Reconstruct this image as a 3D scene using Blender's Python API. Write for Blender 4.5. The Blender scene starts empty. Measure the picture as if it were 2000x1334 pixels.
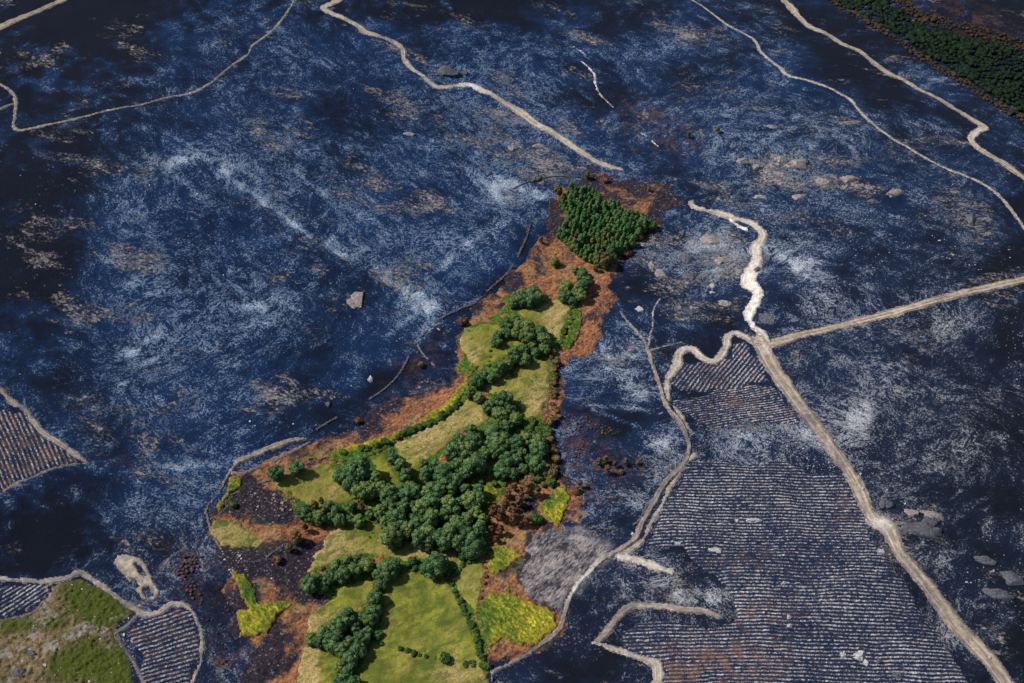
import bpy, math, random
import numpy as np
from mathutils import Vector
R = math.radians
scene = bpy.context.scene
COL = scene.collection

# ------------------------------------------------------------------ camera
CAM_H, PITCH, HFOV = 420.0, 48.0, 45.0
cam_d = bpy.data.cameras.new("camera"); cam = bpy.data.objects.new("camera", cam_d); COL.objects.link(cam)
cam.location = (0, 0, CAM_H); cam.rotation_euler = (R(90 - PITCH), 0, 0)
cam_d.sensor_fit = 'HORIZONTAL'; cam_d.angle = R(HFOV); cam_d.clip_start = 1; cam_d.clip_end = 20000
scene.camera = cam
# ------------------------------------------------------------------ sky, sun, exposure
SUN_EL, SUN_AZ = 48.0, -80.0          # azimuth clockwise from +Y
world = bpy.data.worlds.new("World"); scene.world = world; world.use_nodes = True
wn = world.node_tree.nodes; wl = world.node_tree.links; wn.clear()
sky = wn.new('ShaderNodeTexSky'); sky.sky_type = 'NISHITA'; sky.sun_disc = False
sky.sun_elevation = R(SUN_EL); sky.sun_rotation = R(SUN_AZ)
bg = wn.new('ShaderNodeBackground'); bg.inputs[1].default_value = 0.085
wo = wn.new('ShaderNodeOutputWorld'); wl.new(sky.outputs[0], bg.inputs[0]); wl.new(bg.outputs[0], wo.inputs[0])
sun_d = bpy.data.lights.new("sun", 'SUN'); sun_d.energy = 5.0; sun_d.angle = R(0.5); sun_d.color = (1.0, 0.93, 0.82)
sun = bpy.data.objects.new("sun", sun_d); COL.objects.link(sun)
tosun = Vector((math.sin(R(SUN_AZ)) * math.cos(R(SUN_EL)), math.cos(R(SUN_AZ)) * math.cos(R(SUN_EL)), math.sin(R(SUN_EL))))
sun.rotation_euler = tosun.to_track_quat('Z', 'Y').to_euler(); sun.location = (0, 400, 600)
scene.view_settings.view_transform = 'Standard'; scene.view_settings.look = 'None'
scene.view_settings.exposure = 0.45; scene.view_settings.gamma = 1.0

# ------------------------------------------------------------------ terrain maths
_tab = np.random.default_rng(5).random((8, 256, 256))
def vnoise(x, y, s, seed=0):
    x = np.asarray(x) / s + 31.7 * seed; y = np.asarray(y) / s + 17.3 * seed
    xi = np.floor(x).astype(int); yi = np.floor(y).astype(int); fx = x - xi; fy = y - yi
    fx = fx * fx * fx * (fx * (fx * 6 - 15) + 10); fy = fy * fy * fy * (fy * (fy * 6 - 15) + 10)
    t = _tab[seed % 8]; a = xi & 255; b = yi & 255; a1 = (a + 1) & 255; b1 = (b + 1) & 255
    return (t[a, b] * (1 - fx) + t[a1, b] * fx) * (1 - fy) + (t[a, b1] * (1 - fx) + t[a1, b1] * fx) * fy
def fbm(x, y, s, seed=0, o=4, g=0.5):
    v = 0; amp = 1; tot = 0
    for i in range(o):
        v = v + amp * vnoise(x, y, s, seed + i); tot += amp; amp *= g; s = s * 0.47
    return v / tot
def sp(v, k): return k * np.logaddexp(0, v / k)
def hgt(x, y):
    x = np.asarray(x, float); y = np.asarray(y, float)
    ax = -62 + np.clip(y - 215, -100, 400) * 0.42
    u = x - ax
    h = 0.20 * sp(-u - 55, 28) - 0.13 * sp(-u - 300, 60)
    h = h + 0.10 * sp(u - 55, 22) - 0.26 * sp(u - 190, 30)
    w = (x - 205) * 0.62 + (y - 560) * 0.78                 # far right corner falls away behind a crest
    h = h - 0.20 * sp(w, 18) + 0.22 * sp(w - 75, 14)
    h = h + 6.0 * (fbm(x, y, 95, 1, 2) - 0.5) + 3.6 * (fbm(x, y, 34, 3, 3) - 0.5)
    return h
F = 1000 / math.tan(R(HFOV / 2)); cP, sP = math.cos(R(PITCH)), math.sin(R(PITCH))
def G(pts, dz=0.0):
    """where the sight line through each photo point meets the ground (or dz above it)"""
    p = np.atleast_2d(np.asarray(pts, float)); a = (p[:, 0] - 1000) / F; b = (667 - p[:, 1]) / F
    d = np.stack([a, cP + b * sP, -sP + b * cP], 1)
    t = (0 - CAM_H) / d[:, 2]
    for _ in range(60):
        x = d[:, 0] * t; y = d[:, 1] * t
        t = t + 0.7 * ((hgt(x, y) + dz - CAM_H) / d[:, 2] - t)
    return np.stack([d[:, 0] * t, d[:, 1] * t], 1)
def project(x, y, z):
    zc = z - CAM_H; dep = y * cP - zc * sP; up = y * sP + zc * cP
    return 1000 + F * x / dep, 667 - F * up / dep
def pxm(pt):                                                   # photo pixels per metre there
    g = G([pt])[0]; z = float(hgt(*g)); dep = g[1] * cP - (z - CAM_H) * sP
    return F / dep
def inside(P, poly):
    x, y = P[:, 0], P[:, 1]; c = np.zeros(len(P), bool); n = len(poly)
    for i in range(n):
        x1, y1 = poly[i]; x2, y2 = poly[(i + 1) % n]
        if y1 == y2: continue
        c ^= ((y1 > y) != (y2 > y)) & (x < (x2 - x1) * (y - y1) / (y2 - y1) + x1)
    return c
def polyd(P, poly):
    d2 = np.full(len(P), 1e12); n = len(poly)
    for i in range(n):
        a = poly[i]; e = poly[(i + 1) % n] - a; L = e @ e
        if L < 1e-9: continue
        w = P - a; t = np.clip(w @ e / L, 0, 1); q = w - t[:, None] * e
        d2 = np.minimum(d2, (q * q).sum(1))
    return np.where(inside(P, poly), -1, 1) * np.sqrt(d2)
def lined(P, line, wid):
    """distance to a polyline, signed sideways offset, distance along, half width"""
    best = np.full(len(P), 1e12); lat = np.zeros(len(P)); al = np.zeros(len(P)); hw = np.zeros(len(P)); s0 = 0
    for i in range(len(line) - 1):
        a = line[i]; e = line[i + 1] - a; L = math.sqrt(e @ e)
        if L < 1e-6: continue
        w = P - a; t = np.clip(w @ e / (L * L), 0, 1); q = w - t[:, None] * e; d2 = (q * q).sum(1)
        m = d2 < best
        best[m] = d2[m]; lat[m] = ((e[0] * w[:, 1] - e[1] * w[:, 0]) / L)[m]; al[m] = (s0 + t * L)[m]
        hw[m] = (wid[i] * (1 - t) + wid[i + 1] * t)[m]; s0 += L
    return np.sqrt(best), lat, al, hw
def smooth(pts, wid, k=5):
    pts = np.asarray(pts, float); n = len(pts); out = []; ow = []
    for i in range(n - 1):
        p0, p1, p2, p3 = pts[max(i - 1, 0)], pts[i], pts[i + 1], pts[min(i + 2, n - 1)]
        for j in range(k):
            t = j / k
            out.append(0.5 * (2 * p1 + (p2 - p0) * t + (2 * p0 - 5 * p1 + 4 * p2 - p3) * t * t + (3 * p1 - p0 - 3 * p2 + p3) * t ** 3))
            ow.append(wid[i] * (1 - t) + wid[i + 1] * t)
    out.append(pts[-1]); ow.append(wid[-1])
    return np.array(out), np.array(ow)

# ------------------------------------------------------------------ mesh helpers
def mk(name, V, Q, mat, attrs=None, parent=None, smooth_sh=False, link=True):
    V = np.asarray(V, np.float32); Q = np.asarray(Q, np.int32); k = Q.shape[1]
    me = bpy.data.meshes.new(name)
    me.vertices.add(len(V)); me.vertices.foreach_set('co', V.ravel())
    me.loops.add(Q.size); me.loops.foreach_set('vertex_index', Q.ravel())
    me.polygons.add(len(Q)); me.polygons.foreach_set('loop_start', np.arange(0, Q.size, k, dtype=np.int32))
    if smooth_sh: me.polygons.foreach_set('use_smooth', np.ones(len(Q), bool))
    me.update(calc_edges=True)
    for an, av in (attrs or {}).items():
        at = me.attributes.new(an, 'FLOAT', 'POINT'); at.data.foreach_set('value', np.ascontiguousarray(np.broadcast_to(np.asarray(av, np.float32), (len(V),))))
    if mat: me.materials.append(mat)
    o = bpy.data.objects.new(name, me)
    if link: COL.objects.link(o)
    if parent: o.parent = parent
    return o
def tag(o, label=None, cat=None, group=None, kind=None):
    if label: o['label'] = label
    if cat: o['category'] = cat
    if group: o['group'] = group
    if kind: o['kind'] = kind
    return o
def sheet(name, sdf, box, cell, mat, lift, relief=None, attrs=None, noise=(1.5, 6.0), seed=0, smooth_sh=True, profile=None):
    """a ground cover laid on the terrain wherever the ragged signed distance is negative"""
    x0, y0, x1, y1 = box
    nx = int((x1 - x0) / cell) + 2; ny = int((y1 - y0) / cell) + 2
    gx, gy = np.meshgrid(x0 + cell * np.arange(nx), y0 + cell * np.arange(ny), indexing='ij')
    jit = np.random.default_rng(seed + 11).uniform(-0.3, 0.3, (2, nx, ny)) * cell
    gx = gx + jit[0]; gy = gy + jit[1]
    P = np.stack([gx.ravel(), gy.ravel()], 1)
    res = sdf(P); d = res[0] if isinstance(res, tuple) else res
    ex = res[1] if isinstance(res, tuple) else {}
    dn = d + noise[0] * 2 * (fbm(P[:, 0], P[:, 1], noise[1], seed, 4, 0.6) - 0.5)
    k = (dn < 0).reshape(nx, ny)
    f = (k[:-1, :-1].astype(int) + k[1:, :-1] + k[1:, 1:] + k[:-1, 1:]) >= 3
    idx = np.arange(nx * ny).reshape(nx, ny)
    Q = np.stack([idx[:-1, :-1][f], idx[1:, :-1][f], idx[1:, 1:][f], idx[:-1, 1:][f]], 1)
    cnt = np.bincount(Q.ravel(), minlength=nx * ny)
    used = np.nonzero(cnt)[0]; rem = np.full(nx * ny, -1); rem[used] = np.arange(len(used))
    X, Y = P[used, 0], P[used, 1]
    e = {a: v[used] for a, v in ex.items()}
    z = hgt(X, Y) + lift
    if profile is not None: z = z + profile(X, Y, -dn[used], e)
    if relief: z = z + np.maximum(relief(X, Y), -lift * .6) * np.clip(-dn[used] / 2.0, 0, 1)
    z = np.where(cnt[used] < 4, hgt(X, Y) + 0.02, z)
    at = {'edge': np.clip(-dn[used], 0, 50)}; at.update(e)
    if attrs: at.update(attrs(X, Y))
    return mk(name, np.stack([X, Y, z], 1), rem[Q], mat, at, smooth_sh=smooth_sh)
def bbox(P, m=4):
    return (P[:, 0].min() - m, P[:, 1].min() - m, P[:, 0].max() + m, P[:, 1].max() + m)

# ------------------------------------------------------------------ material helpers
class NT:
    def __init__(s, name):
        s.m = bpy.data.materials.new(name); s.m.use_nodes = True; s.t = s.m.node_tree; s.t.nodes.clear()
        s.out = s.t.nodes.new('ShaderNodeOutputMaterial'); s.bs = s.t.nodes.new('ShaderNodeBsdfPrincipled')
        s.t.links.new(s.bs.outputs[0], s.out.inputs[0]); s.bs.inputs['Roughness'].default_value = 0.9
        s.bs.inputs['Specular IOR Level'].default_value = 0.15
        s.co = s.t.nodes.new('ShaderNodeTexCoord').outputs['Object']
    def inp(s, sock, v):
        if hasattr(v, 'links'): s.t.links.new(v, sock)
        elif isinstance(v, (tuple, list)): sock.default_value = tuple(v) + ((1.0,) if len(v) == 3 and len(sock.default_value) == 4 else ())
        else: sock.default_value = v
    def attr(s, n):
        a = s.t.nodes.new('ShaderNodeAttribute'); a.attribute_name = n; return a.outputs['Fac']
    def map(s, rot=0.0, sc=(1, 1, 1)):
        m = s.t.nodes.new('ShaderNodeMapping'); s.t.links.new(s.co, m.inputs[0]); m.inputs['Rotation'].default_value = (0, 0, R(rot)); m.vector_type = 'TEXTURE'; m.inputs['Scale'].default_value = tuple(1 / q for q in sc)
        return m.outputs[0]
    def noise(s, scale, det=4, rough=0.6, vec=None, dist=0.0):
        n = s.t.nodes.new('ShaderNodeTexNoise'); s.t.links.new(vec or s.co, n.inputs['Vector'])
        n.inputs['Scale'].default_value = scale; n.inputs['Detail'].default_value = det; n.inputs['Roughness'].default_value = rough; n.inputs['Distortion'].default_value = dist
        return n.outputs['Fac']
    def vor(s, scale, vec=None):
        n = s.t.nodes.new('ShaderNodeTexVoronoi'); s.t.links.new(vec or s.co, n.inputs['Vector']); n.inputs['Scale'].default_value = scale
        return n
    def math(s, op, a, b=0.0, clamp=False):
        n = s.t.nodes.new('ShaderNodeMath'); n.operation = op; n.use_clamp = clamp; s.inp(n.inputs[0], a); s.inp(n.inputs[1], b); return n.outputs[0]
    def ramp(s, v, a, b, lo=0.0, hi=1.0):
        n = s.t.nodes.new('ShaderNodeMapRange'); n.interpolation_type = 'SMOOTHSTEP'; s.inp(n.inputs[0], v)
        n.inputs[1].default_value = a; n.inputs[2].default_value = b; n.inputs[3].default_value = lo; n.inputs[4].default_value = hi; return n.outputs[0]
    def mix(s, f, a, b):
        n = s.t.nodes.new('ShaderNodeMix'); n.data_type = 'RGBA'; s.inp(n.inputs[0], f); s.inp(n.inputs[6], a); s.inp(n.inputs[7], b); return n.outputs[2]
    def bump(s, h, st, dist):
        b = s.t.nodes.new('ShaderNodeBump'); b.inputs['Strength'].default_value = st; b.inputs['Distance'].default_value = dist
        s.t.links.new(h, b.inputs['Height']); s.t.links.new(b.outputs[0], s.bs.inputs['Normal'])
    def col(s, c): s.inp(s.bs.inputs['Base Color'], c); return s.m
    def rnd(s): return s.t.nodes.new('ShaderNodeObjectInfo').outputs['Random']

# char and ash common to burnt ground
CHAR_D, CHAR_M = (0.0005, 0.0030, 0.0130), (0.0008, 0.0190, 0.0760)
ASH = (0.22, 0.29, 0.46)
def ridged(n, v): return n.math('SUBTRACT', 1.0, n.math('ABSOLUTE', n.math('SUBTRACT', n.math('MULTIPLY', v, 2.0), 1.0)))
def char_ash(n, ash, thr=0.60):
    warp = n.t.nodes.new('ShaderNodeTexNoise'); n.t.links.new(n.co, warp.inputs['Vector']); warp.inputs['Scale'].default_value = 0.022; warp.inputs['Detail'].default_value = 3
    va = n.t.nodes.new('ShaderNodeVectorMath'); va.operation = 'MULTIPLY_ADD'; n.t.links.new(warp.outputs['Color'], va.inputs[0]); va.inputs[1].default_value = (34, 34, 0); n.t.links.new(n.co, va.inputs[2])
    wc = va.outputs[0]
    def wmap(rot, sc):
        m = n.t.nodes.new('ShaderNodeMapping'); m.vector_type = 'TEXTURE'; n.t.links.new(wc, m.inputs[0]); m.inputs['Rotation'].default_value = (0, 0, R(rot)); m.inputs['Scale'].default_value = tuple(1 / q for q in sc); return m.outputs[0]
    big = n.noise(0.022, 5, 0.6); mid = n.noise(0.13, 6, 0.70, wc)
    navy = n.attr('navy')
    wsel = n.ramp(n.noise(0.014, 2, 0.5), 0.44, 0.56)
    m1 = n.noise(0.24, 5, 0.70, wmap(-42, (0.32, 1, 1))); m2 = n.noise(0.24, 5, 0.70, wmap(40, (0.35, 1, 1)))
    mst = n.math('ADD', n.math('MULTIPLY', m1, wsel), n.math('MULTIPLY', m2, n.math('SUBTRACT', 1.0, wsel)))
    mid = n.math('ADD', n.math('MULTIPLY', mid, .5), n.math('MULTIPLY', mst, .5))
    bm = n.ramp(n.math('ADD', n.math('ADD', n.math('MULTIPLY', big, 0.5), n.math('MULTIPLY', mid, 0.5)), n.math('MULTIPLY', n.math('MINIMUM', ash, 0.1), 0.32)), 0.34, 0.60)  # negative ash darkens the char, which carries the painted vignette
    base = n.mix(bm, n.mix(navy, (0.0018, 0.0036, 0.0105), CHAR_D), n.mix(navy, (0.0052, 0.0120, 0.0340), CHAR_M))
    fine = n.noise(1.25, 6, 0.78)
    s1 = n.noise(1.25, 6, 0.75, wmap(-42, (0.13, 1.0, 1.0)), 0.3); s2 = n.noise(1.25, 6, 0.75, wmap(40, (0.16, 1.0, 1.0)), 0.3)
    st = n.math('ADD', n.math('MULTIPLY', s1, wsel), n.math('MULTIPLY', s2, n.math('SUBTRACT', 1.0, wsel)))
    v = n.math('ADD', n.math('MULTIPLY', fine, 0.5), n.math('MULTIPLY', st, 0.5))
    clump = n.math('ADD', n.math('MULTIPLY', n.math('SUBTRACT', mid, 0.5), 0.85), n.math('MULTIPLY', n.math('SUBTRACT', big, 0.5), 0.12))
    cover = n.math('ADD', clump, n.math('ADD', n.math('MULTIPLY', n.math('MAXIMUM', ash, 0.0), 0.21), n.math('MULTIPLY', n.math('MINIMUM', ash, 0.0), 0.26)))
    v2 = n.math('ADD', v, cover)
    c = n.mix(n.ramp(v2, thr - 0.16, thr + 0.04, 0, 0.15), base, n.mix(navy, (0.05, 0.072, 0.115), (0.012, 0.075, 0.215)))      # thin veil of ash
    c = n.mix(n.ramp(v2, thr, thr + 0.06, 0, 0.76), c, n.mix(n.ramp(n.noise(0.9, 5, .75), .36, .64), n.mix(navy, (0.055, 0.075, 0.12), (0.025, 0.075, 0.17)), n.mix(n.ramp(cover, 0.06, 0.22), n.mix(navy, (0.36, 0.37, 0.41), (0.15, 0.245, 0.40)), n.mix(navy, (0.56, 0.56, 0.60), (0.48, 0.55, 0.65)))))
    fil = n.math('MULTIPLY', n.ramp(ridged(n, n.noise(0.42, 6, 0.70, wc, 0.6)), 0.88, 0.98), n.ramp(n.math('ADD', cover, n.math('MULTIPLY', n.math('SUBTRACT', fine, 0.5), 0.8)), 0.0, 0.12, 0, 0.8))
    c = n.mix(fil, c, n.mix(n.noise(0.07, 3), n.mix(navy, (0.12, 0.14, 0.19), (0.05, 0.12, 0.24)), n.mix(navy, (0.52, 0.50, 0.50), (0.34, 0.42, 0.52))))
    spk = n.ramp(n.math('ADD', n.noise(2.1, 3, 0.65), n.math('MULTIPLY', cover, 0.55)), 0.72, 0.76, 0, 0.9)
    c = n.mix(spk, c, (0.66, 0.66, 0.68))
    return c, v, fine, mid

def mat_ground():
    n = NT("burnt_ground")
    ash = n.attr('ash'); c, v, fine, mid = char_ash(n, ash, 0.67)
    # bare granite scabs and singed soil
    sc = n.noise(0.050, 7, 0.72, n.map(-12, (0.55, 1, 1)), 0.3)
    rk = n.math('ADD', sc, n.math('MULTIPLY', n.attr('rocky'), 0.13))
    brk = n.ramp(n.math('ADD', n.noise(0.80, 7, 0.80, n.map(-15, (.6, 1, 1)), 0.8), n.math('MULTIPLY', n.math('SUBTRACT', rk, 0.62), 0.7)), 0.48, 0.54)
    rkm = n.math('MULTIPLY', n.ramp(rk, 0.555, 0.61), brk)
    c = n.mix(n.math('MULTIPLY', rkm, 0.8), c, n.mix(n.ramp(n.noise(0.8, 5, 0.7), 0.3, 0.7), (0.045, 0.044, 0.058), (0.42, 0.37, 0.355)))
    br = n.math('MULTIPLY', n.attr('brown'), n.ramp(n.noise(0.16, 7, 0.75), 0.45, 0.62))
    c = n.mix(n.math('MULTIPLY', br, 0.85), c, n.mix(n.ramp(n.noise(0.9, 5, 0.7), 0.35, 0.7), (0.022, 0.012, 0.016), (0.16, 0.080, 0.052)))
    g = n.attr('grey'); gs = n.math('ADD', n.math('MULTIPLY', n.noise(1.2, 6, 0.75, n.map(48, (0.3, 1, 1)), 0.4), .6), n.math('MULTIPLY', n.noise(0.13, 5, 0.7), .4))
    gc = n.mix(n.ramp(gs, 0.41, 0.60), (0.028, 0.028, 0.042), (0.32, 0.285, 0.285))
    c = n.mix(g, c, gc)
    n.bump(n.math('ADD', n.math('MULTIPLY', fine, 1.0), n.math('ADD', n.math('MULTIPLY', mid, 1.5), n.math('MULTIPLY', rkm, .6))), 1.0, 1.2)
    return n.col(c)
def mat_track():
    n = NT("bulldozed_earth")
    lat = n.attr('lat'); ed = n.attr('edge'); pale = n.attr('pale')
    al = n.math('ABSOLUTE', lat)
    cx = n.t.nodes.new('ShaderNodeCombineXYZ'); n.inp(cx.inputs[0], n.math('MULTIPLY', lat, 2.6)); n.inp(cx.inputs[1], n.math('MULTIPLY', n.attr('along'), 0.035))
    lines = n.noise(1.0, 5, 0.75, cx.outputs[0])
    rut = n.math('MULTIPLY', n.ramp(n.math('ABSOLUTE', n.math('SUBTRACT', al, 0.42)), 0.02, 0.2, 1, 0), 0.6)
    nn = n.noise(0.5, 6, 0.7); n2 = n.noise(0.12, 4, 0.6)
    c = n.mix(n.ramp(nn, 0.3, 0.7), (0.125, 0.098, 0.074), (0.34, 0.275, 0.205))
    c = n.mix(n.ramp(lines, .50, .60, 0, .7), c, (0.085, 0.066, 0.048)); c = n.mix(n.ramp(lines, .47, .38, 0, .6), c, (0.42, 0.36, 0.285))
    c = n.mix(n.math('MULTIPLY', rut, n.ramp(n2, 0.35, 0.6)), c, (0.44, 0.38, 0.31))
    c = n.mix(n.math('MULTIPLY', n.ramp(al, 0.16, 0.0), n.ramp(n2, 0.40, 0.6, 0, 0.75)), c, (0.12, 0.095, 0.06))
    c = n.mix(n.ramp(n.noise(0.06, 6, 0.72), 0.50, 0.66, 0, .62), c, (0.105, 0.085, 0.066)); c = n.mix(n.ramp(n.noise(0.09, 5, 0.7), 0.44, 0.32, 0, .5), c, (0.40, 0.37, 0.34))
    c = n.mix(n.math('MULTIPLY', n.ramp(n.math('ABSOLUTE', n.math('SUBTRACT', al, 0.72)), 0.10, 0.0), n.ramp(n.noise(.15, 4, .7), .42, .58, 0, .6)), c, (0.07, 0.058, 0.050))
    c = n.mix(n.math('MULTIPLY', pale, n.ramp(n.noise(0.3, 5, 0.7), 0.3, 0.6, 0.3, 1)), c, (0.62, 0.58, 0.54))
    c = n.mix(n.math('MULTIPLY', n.ramp(n.noise(0.45, 6, 0.75, None, .5), 0.50, 0.62, 0, 0.6), n.ramp(n.noise(.05, 3), .35, .6)), c, (0.095, 0.078, 0.070))
    c = n.mix(n.ramp(n.noise(1.3, 3, 0.6), 0.66, 0.72, 0, .8), c, (0.66, 0.62, 0.56))
    dk = n.math('MULTIPLY', n.attr('dark'), n.ramp(n.noise(0.28, 5, 0.7), 0.25, 0.62, 0.15, 1))
    c = n.mix(dk, c, (0.055, 0.045, 0.055))
    sp_ = n.math('MULTIPLY', n.ramp(ed, 2.0, 0.0), n.ramp(n.noise(0.8, 5, 0.75), 0.40, 0.56))
    c = n.mix(n.math('MULTIPLY', sp_, 0.8), c, (0.03, 0.035, 0.06))
    n.bump(n.math('ADD', nn, rut), 0.45, 0.35)
    return n.col(c)
def mat_meadow():
    n = NT("dry_meadow_grass")
    dry = n.attr('dry'); nn = n.noise(0.11, 6, 0.65); f = n.noise(1.1, 5, 0.75); cl = n.noise(0.35, 4, 0.6, n.map(30, (0.5, 1, 1)))
    g = n.mix(n.ramp(nn, 0.35, 0.65), (0.062, 0.084, 0.009), (0.168, 0.172, 0.021))
    t = n.mix(n.ramp(f, 0.35, 0.65), (0.19, 0.145, 0.048), (0.35, 0.265, 0.115))
    d = n.ramp(n.math('ADD', n.math('ADD', dry, n.math('MULTIPLY', n.math('SUBTRACT', nn, 0.5), 1.2)), n.math('MULTIPLY', n.math('SUBTRACT', f, 0.5), 0.5)), 0.25, 0.85)
    c = n.mix(d, g, t)
    c = n.mix(n.ramp(cl, 0.48, 0.62, 0, 0.65), c, (0.040, 0.056, 0.011))
    c = n.mix(n.ramp(n.noise(.05, 5, .65, n.map(35, (.5, 1, 1))), 0.50, 0.62, 0, .5), c, (0.20, 0.165, 0.04))
    c = n.mix(n.ramp(n.noise(1.6, 4, 0.7), 0.50, 0.60, 0, 0.55), c, (0.055, 0.058, 0.016))
    c = n.mix(n.ramp(n.noise(0.6, 5, 0.7), 0.68, 0.74, 0, 0.6), c, (0.36, 0.30, 0.19))
    n.bump(n.math('ADD', f, cl), 0.8, 0.5)
    return n.col(c)
def mat_fern():
    n = NT("green_bracken")
    y = n.attr('dry'); f = n.noise(0.9, 5, 0.7); b = n.noise(0.12, 4)
    w = n.noise(1.0, 5, 0.72, n.map(-50, (0.45, 1, 1)), 0.5)
    fr = n.ramp(n.math('ADD', n.math('MULTIPLY', f, .45), n.math('MULTIPLY', w, .55)), 0.38, 0.62)  # low values paint the shadow gaps between fronds as dark green
    g = n.mix(fr, (0.016, 0.050, 0.008), (0.085, 0.190, 0.018))
    yl = n.mix(fr, (0.085, 0.095, 0.010), (0.46, 0.41, 0.03))
    c = n.mix(n.ramp(n.math('ADD', y, n.math('MULTIPLY', n.math('SUBTRACT', n.noise(.2, 5, .65), 0.5), 1.6)), 0.15, 0.85), g, yl)
    c = n.mix(n.ramp(n.noise(0.22, 6, .7), 0.54, 0.66, 0, .55), c, n.mix(fr, (0.07, 0.06, 0.02), (0.25, 0.19, 0.07)))
    c = n.mix(n.math('MULTIPLY', n.ramp(n.attr('edge'), 2.2, 0.2), n.ramp(f, 0.4, 0.6, 0, 0.9)), c, (0.33, 0.16, 0.045))
    n.bump(fr, 0.9, 0.7)
    return n.col(c)
def mat_scorch():
    n = NT("scorched_bracken")
    f = n.noise(0.8, 6, 0.74); b = n.noise(0.06, 7, 0.70, None, 0.4); ch = n.attr('char')
    wv = n.noise(0.9, 5, 0.7, n.map(40, (0.4, 1, 1)), 0.5)
    c = n.mix(n.ramp(n.math('ADD', n.math('MULTIPLY', f, .5), n.math('MULTIPLY', wv, .5)), 0.36, 0.64), (0.032, 0.014, 0.011), (0.35, 0.150, 0.063))
    c = n.mix(n.ramp(n.noise(0.085, 6, 0.65, n.map(20)), 0.50, 0.64, 0, 0.85), c, n.mix(n.ramp(f, .3, .7), (0.085, 0.052, 0.032), (0.31, 0.20, 0.095)))
    c = n.mix(n.ramp(n.noise(0.13, 6, 0.7), 0.53, 0.62, 0, 0.8), c, n.mix(n.ramp(f, .35, .7), (0.024, 0.014, 0.016), (0.135, 0.078, 0.060)))
    rim = n.ramp(n.attr('edge'), 12.0, 0.0, 0, 0.13)
    chm = n.ramp(n.math('ADD', n.math('ADD', n.math('MULTIPLY', n.math('SUBTRACT', b, .12), 1.35), rim), n.math('ADD', ch, n.math('MULTIPLY', n.math('SUBTRACT', f, 0.5), 0.55))), 0.51, 0.60, 0, 0.92)
    c = n.mix(chm, c, n.mix(n.ramp(n.math('ADD', n.math('MULTIPLY', f, .6), n.math('MULTIPLY', n.noise(1.4, 4, .7), .4)), 0.54, 0.63), (0.0026, 0.0060, 0.018), (0.19, 0.185, 0.20)))
    c = n.mix(n.math('MULTIPLY', n.attr('green'), n.ramp(n.noise(0.2, 6, 0.7), 0.40, 0.6)), c, n.mix(f, (0.05, 0.080, 0.012), (0.20, 0.20, 0.04)))
    c = n.mix(n.ramp(n.noise(1.2, 3, 0.6), 0.69, 0.75, 0, 0.7), c, (0.45, 0.40, 0.36))
    n.bump(n.math('ADD', f, wv), 0.9, 0.7)
    return n.col(c)
def mat_furrow():
    n = NT("burnt_planting_rows")
    row = n.attr('row'); br = n.attr('brown')
    d = n.noise(1.1, 5, 0.72); b = n.noise(0.045, 6, 0.68)
    c = n.mix(n.ramp(d, 0.3, 0.7), (0.0022, 0.0058, 0.020), (0.0085, 0.018, 0.050))
    cov = n.math('ADD', n.math('MULTIPLY', n.math('SUBTRACT', b, 0.5), 0.5), n.math('MULTIPLY', n.math('SUBTRACT', n.noise(0.16, 5, .7), 0.5), 0.40))
    w = n.ramp(n.noise(0.035, 4, .6), 0.40, 0.56, 0.65, 1)
    crest = n.math('MULTIPLY', n.ramp(row, 0.25, 0.80, -0.20, 0.04), w)
    vv = n.math('ADD', n.math('ADD', n.noise(0.85, 6, 0.80), n.math('MULTIPLY', cov, .6)), crest)
    ashc = n.mix(n.ramp(n.noise(1.3, 4, .75), .36, .64), (0.07, 0.08, 0.12), (0.60, 0.57, 0.56))
    c = n.mix(n.ramp(vv, 0.46, 0.62, 0, 0.74), c, ashc)
    bm = n.math('MULTIPLY', n.math('MULTIPLY', br, n.ramp(n.noise(0.25, 5, 0.7), 0.42, 0.6)), n.ramp(row, 0.1, 0.7, 0.25, 0.8))
    c = n.mix(bm, c, n.mix(d, (0.07, 0.035, 0.025), (0.26, 0.145, 0.075)))
    n.bump(d, 0.9, 0.6)
    return n.col(c)
def mat_scrub():
    n = NT("gorse_and_dry_grass")
    f = n.noise(0.7, 6, 0.75); b = n.noise(0.05, 5, 0.6); gr = n.attr('green')
    c = n.mix(n.ramp(f, 0.3, 0.7), (0.040, 0.028, 0.017), (0.25, 0.18, 0.10))
    c = n.mix(n.ramp(n.noise(0.13, 5, 0.6), 0.52, 0.62, 0, 0.8), c, n.mix(f, (0.10, 0.09, 0.08), (0.36, 0.33, 0.31)))
    gm = n.ramp(n.math('ADD', gr, n.math('ADD', n.math('MULTIPLY', n.math('SUBTRACT', b, 0.5), 1.2), n.math('MULTIPLY', n.math('SUBTRACT', f, 0.5), 1.5))), 0.40, 0.60)
    c = n.mix(gm, c, n.mix(n.noise(1.5, 3), (0.012, 0.024, 0.004), (0.085, 0.100, 0.012)))
    c = n.mix(n.ramp(n.noise(0.9, 2, 0.5), 0.72, 0.76), c, (0.55, 0.53, 0.5))
    n.bump(f, 1.0, 0.8)
    return n.col(c)
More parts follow.
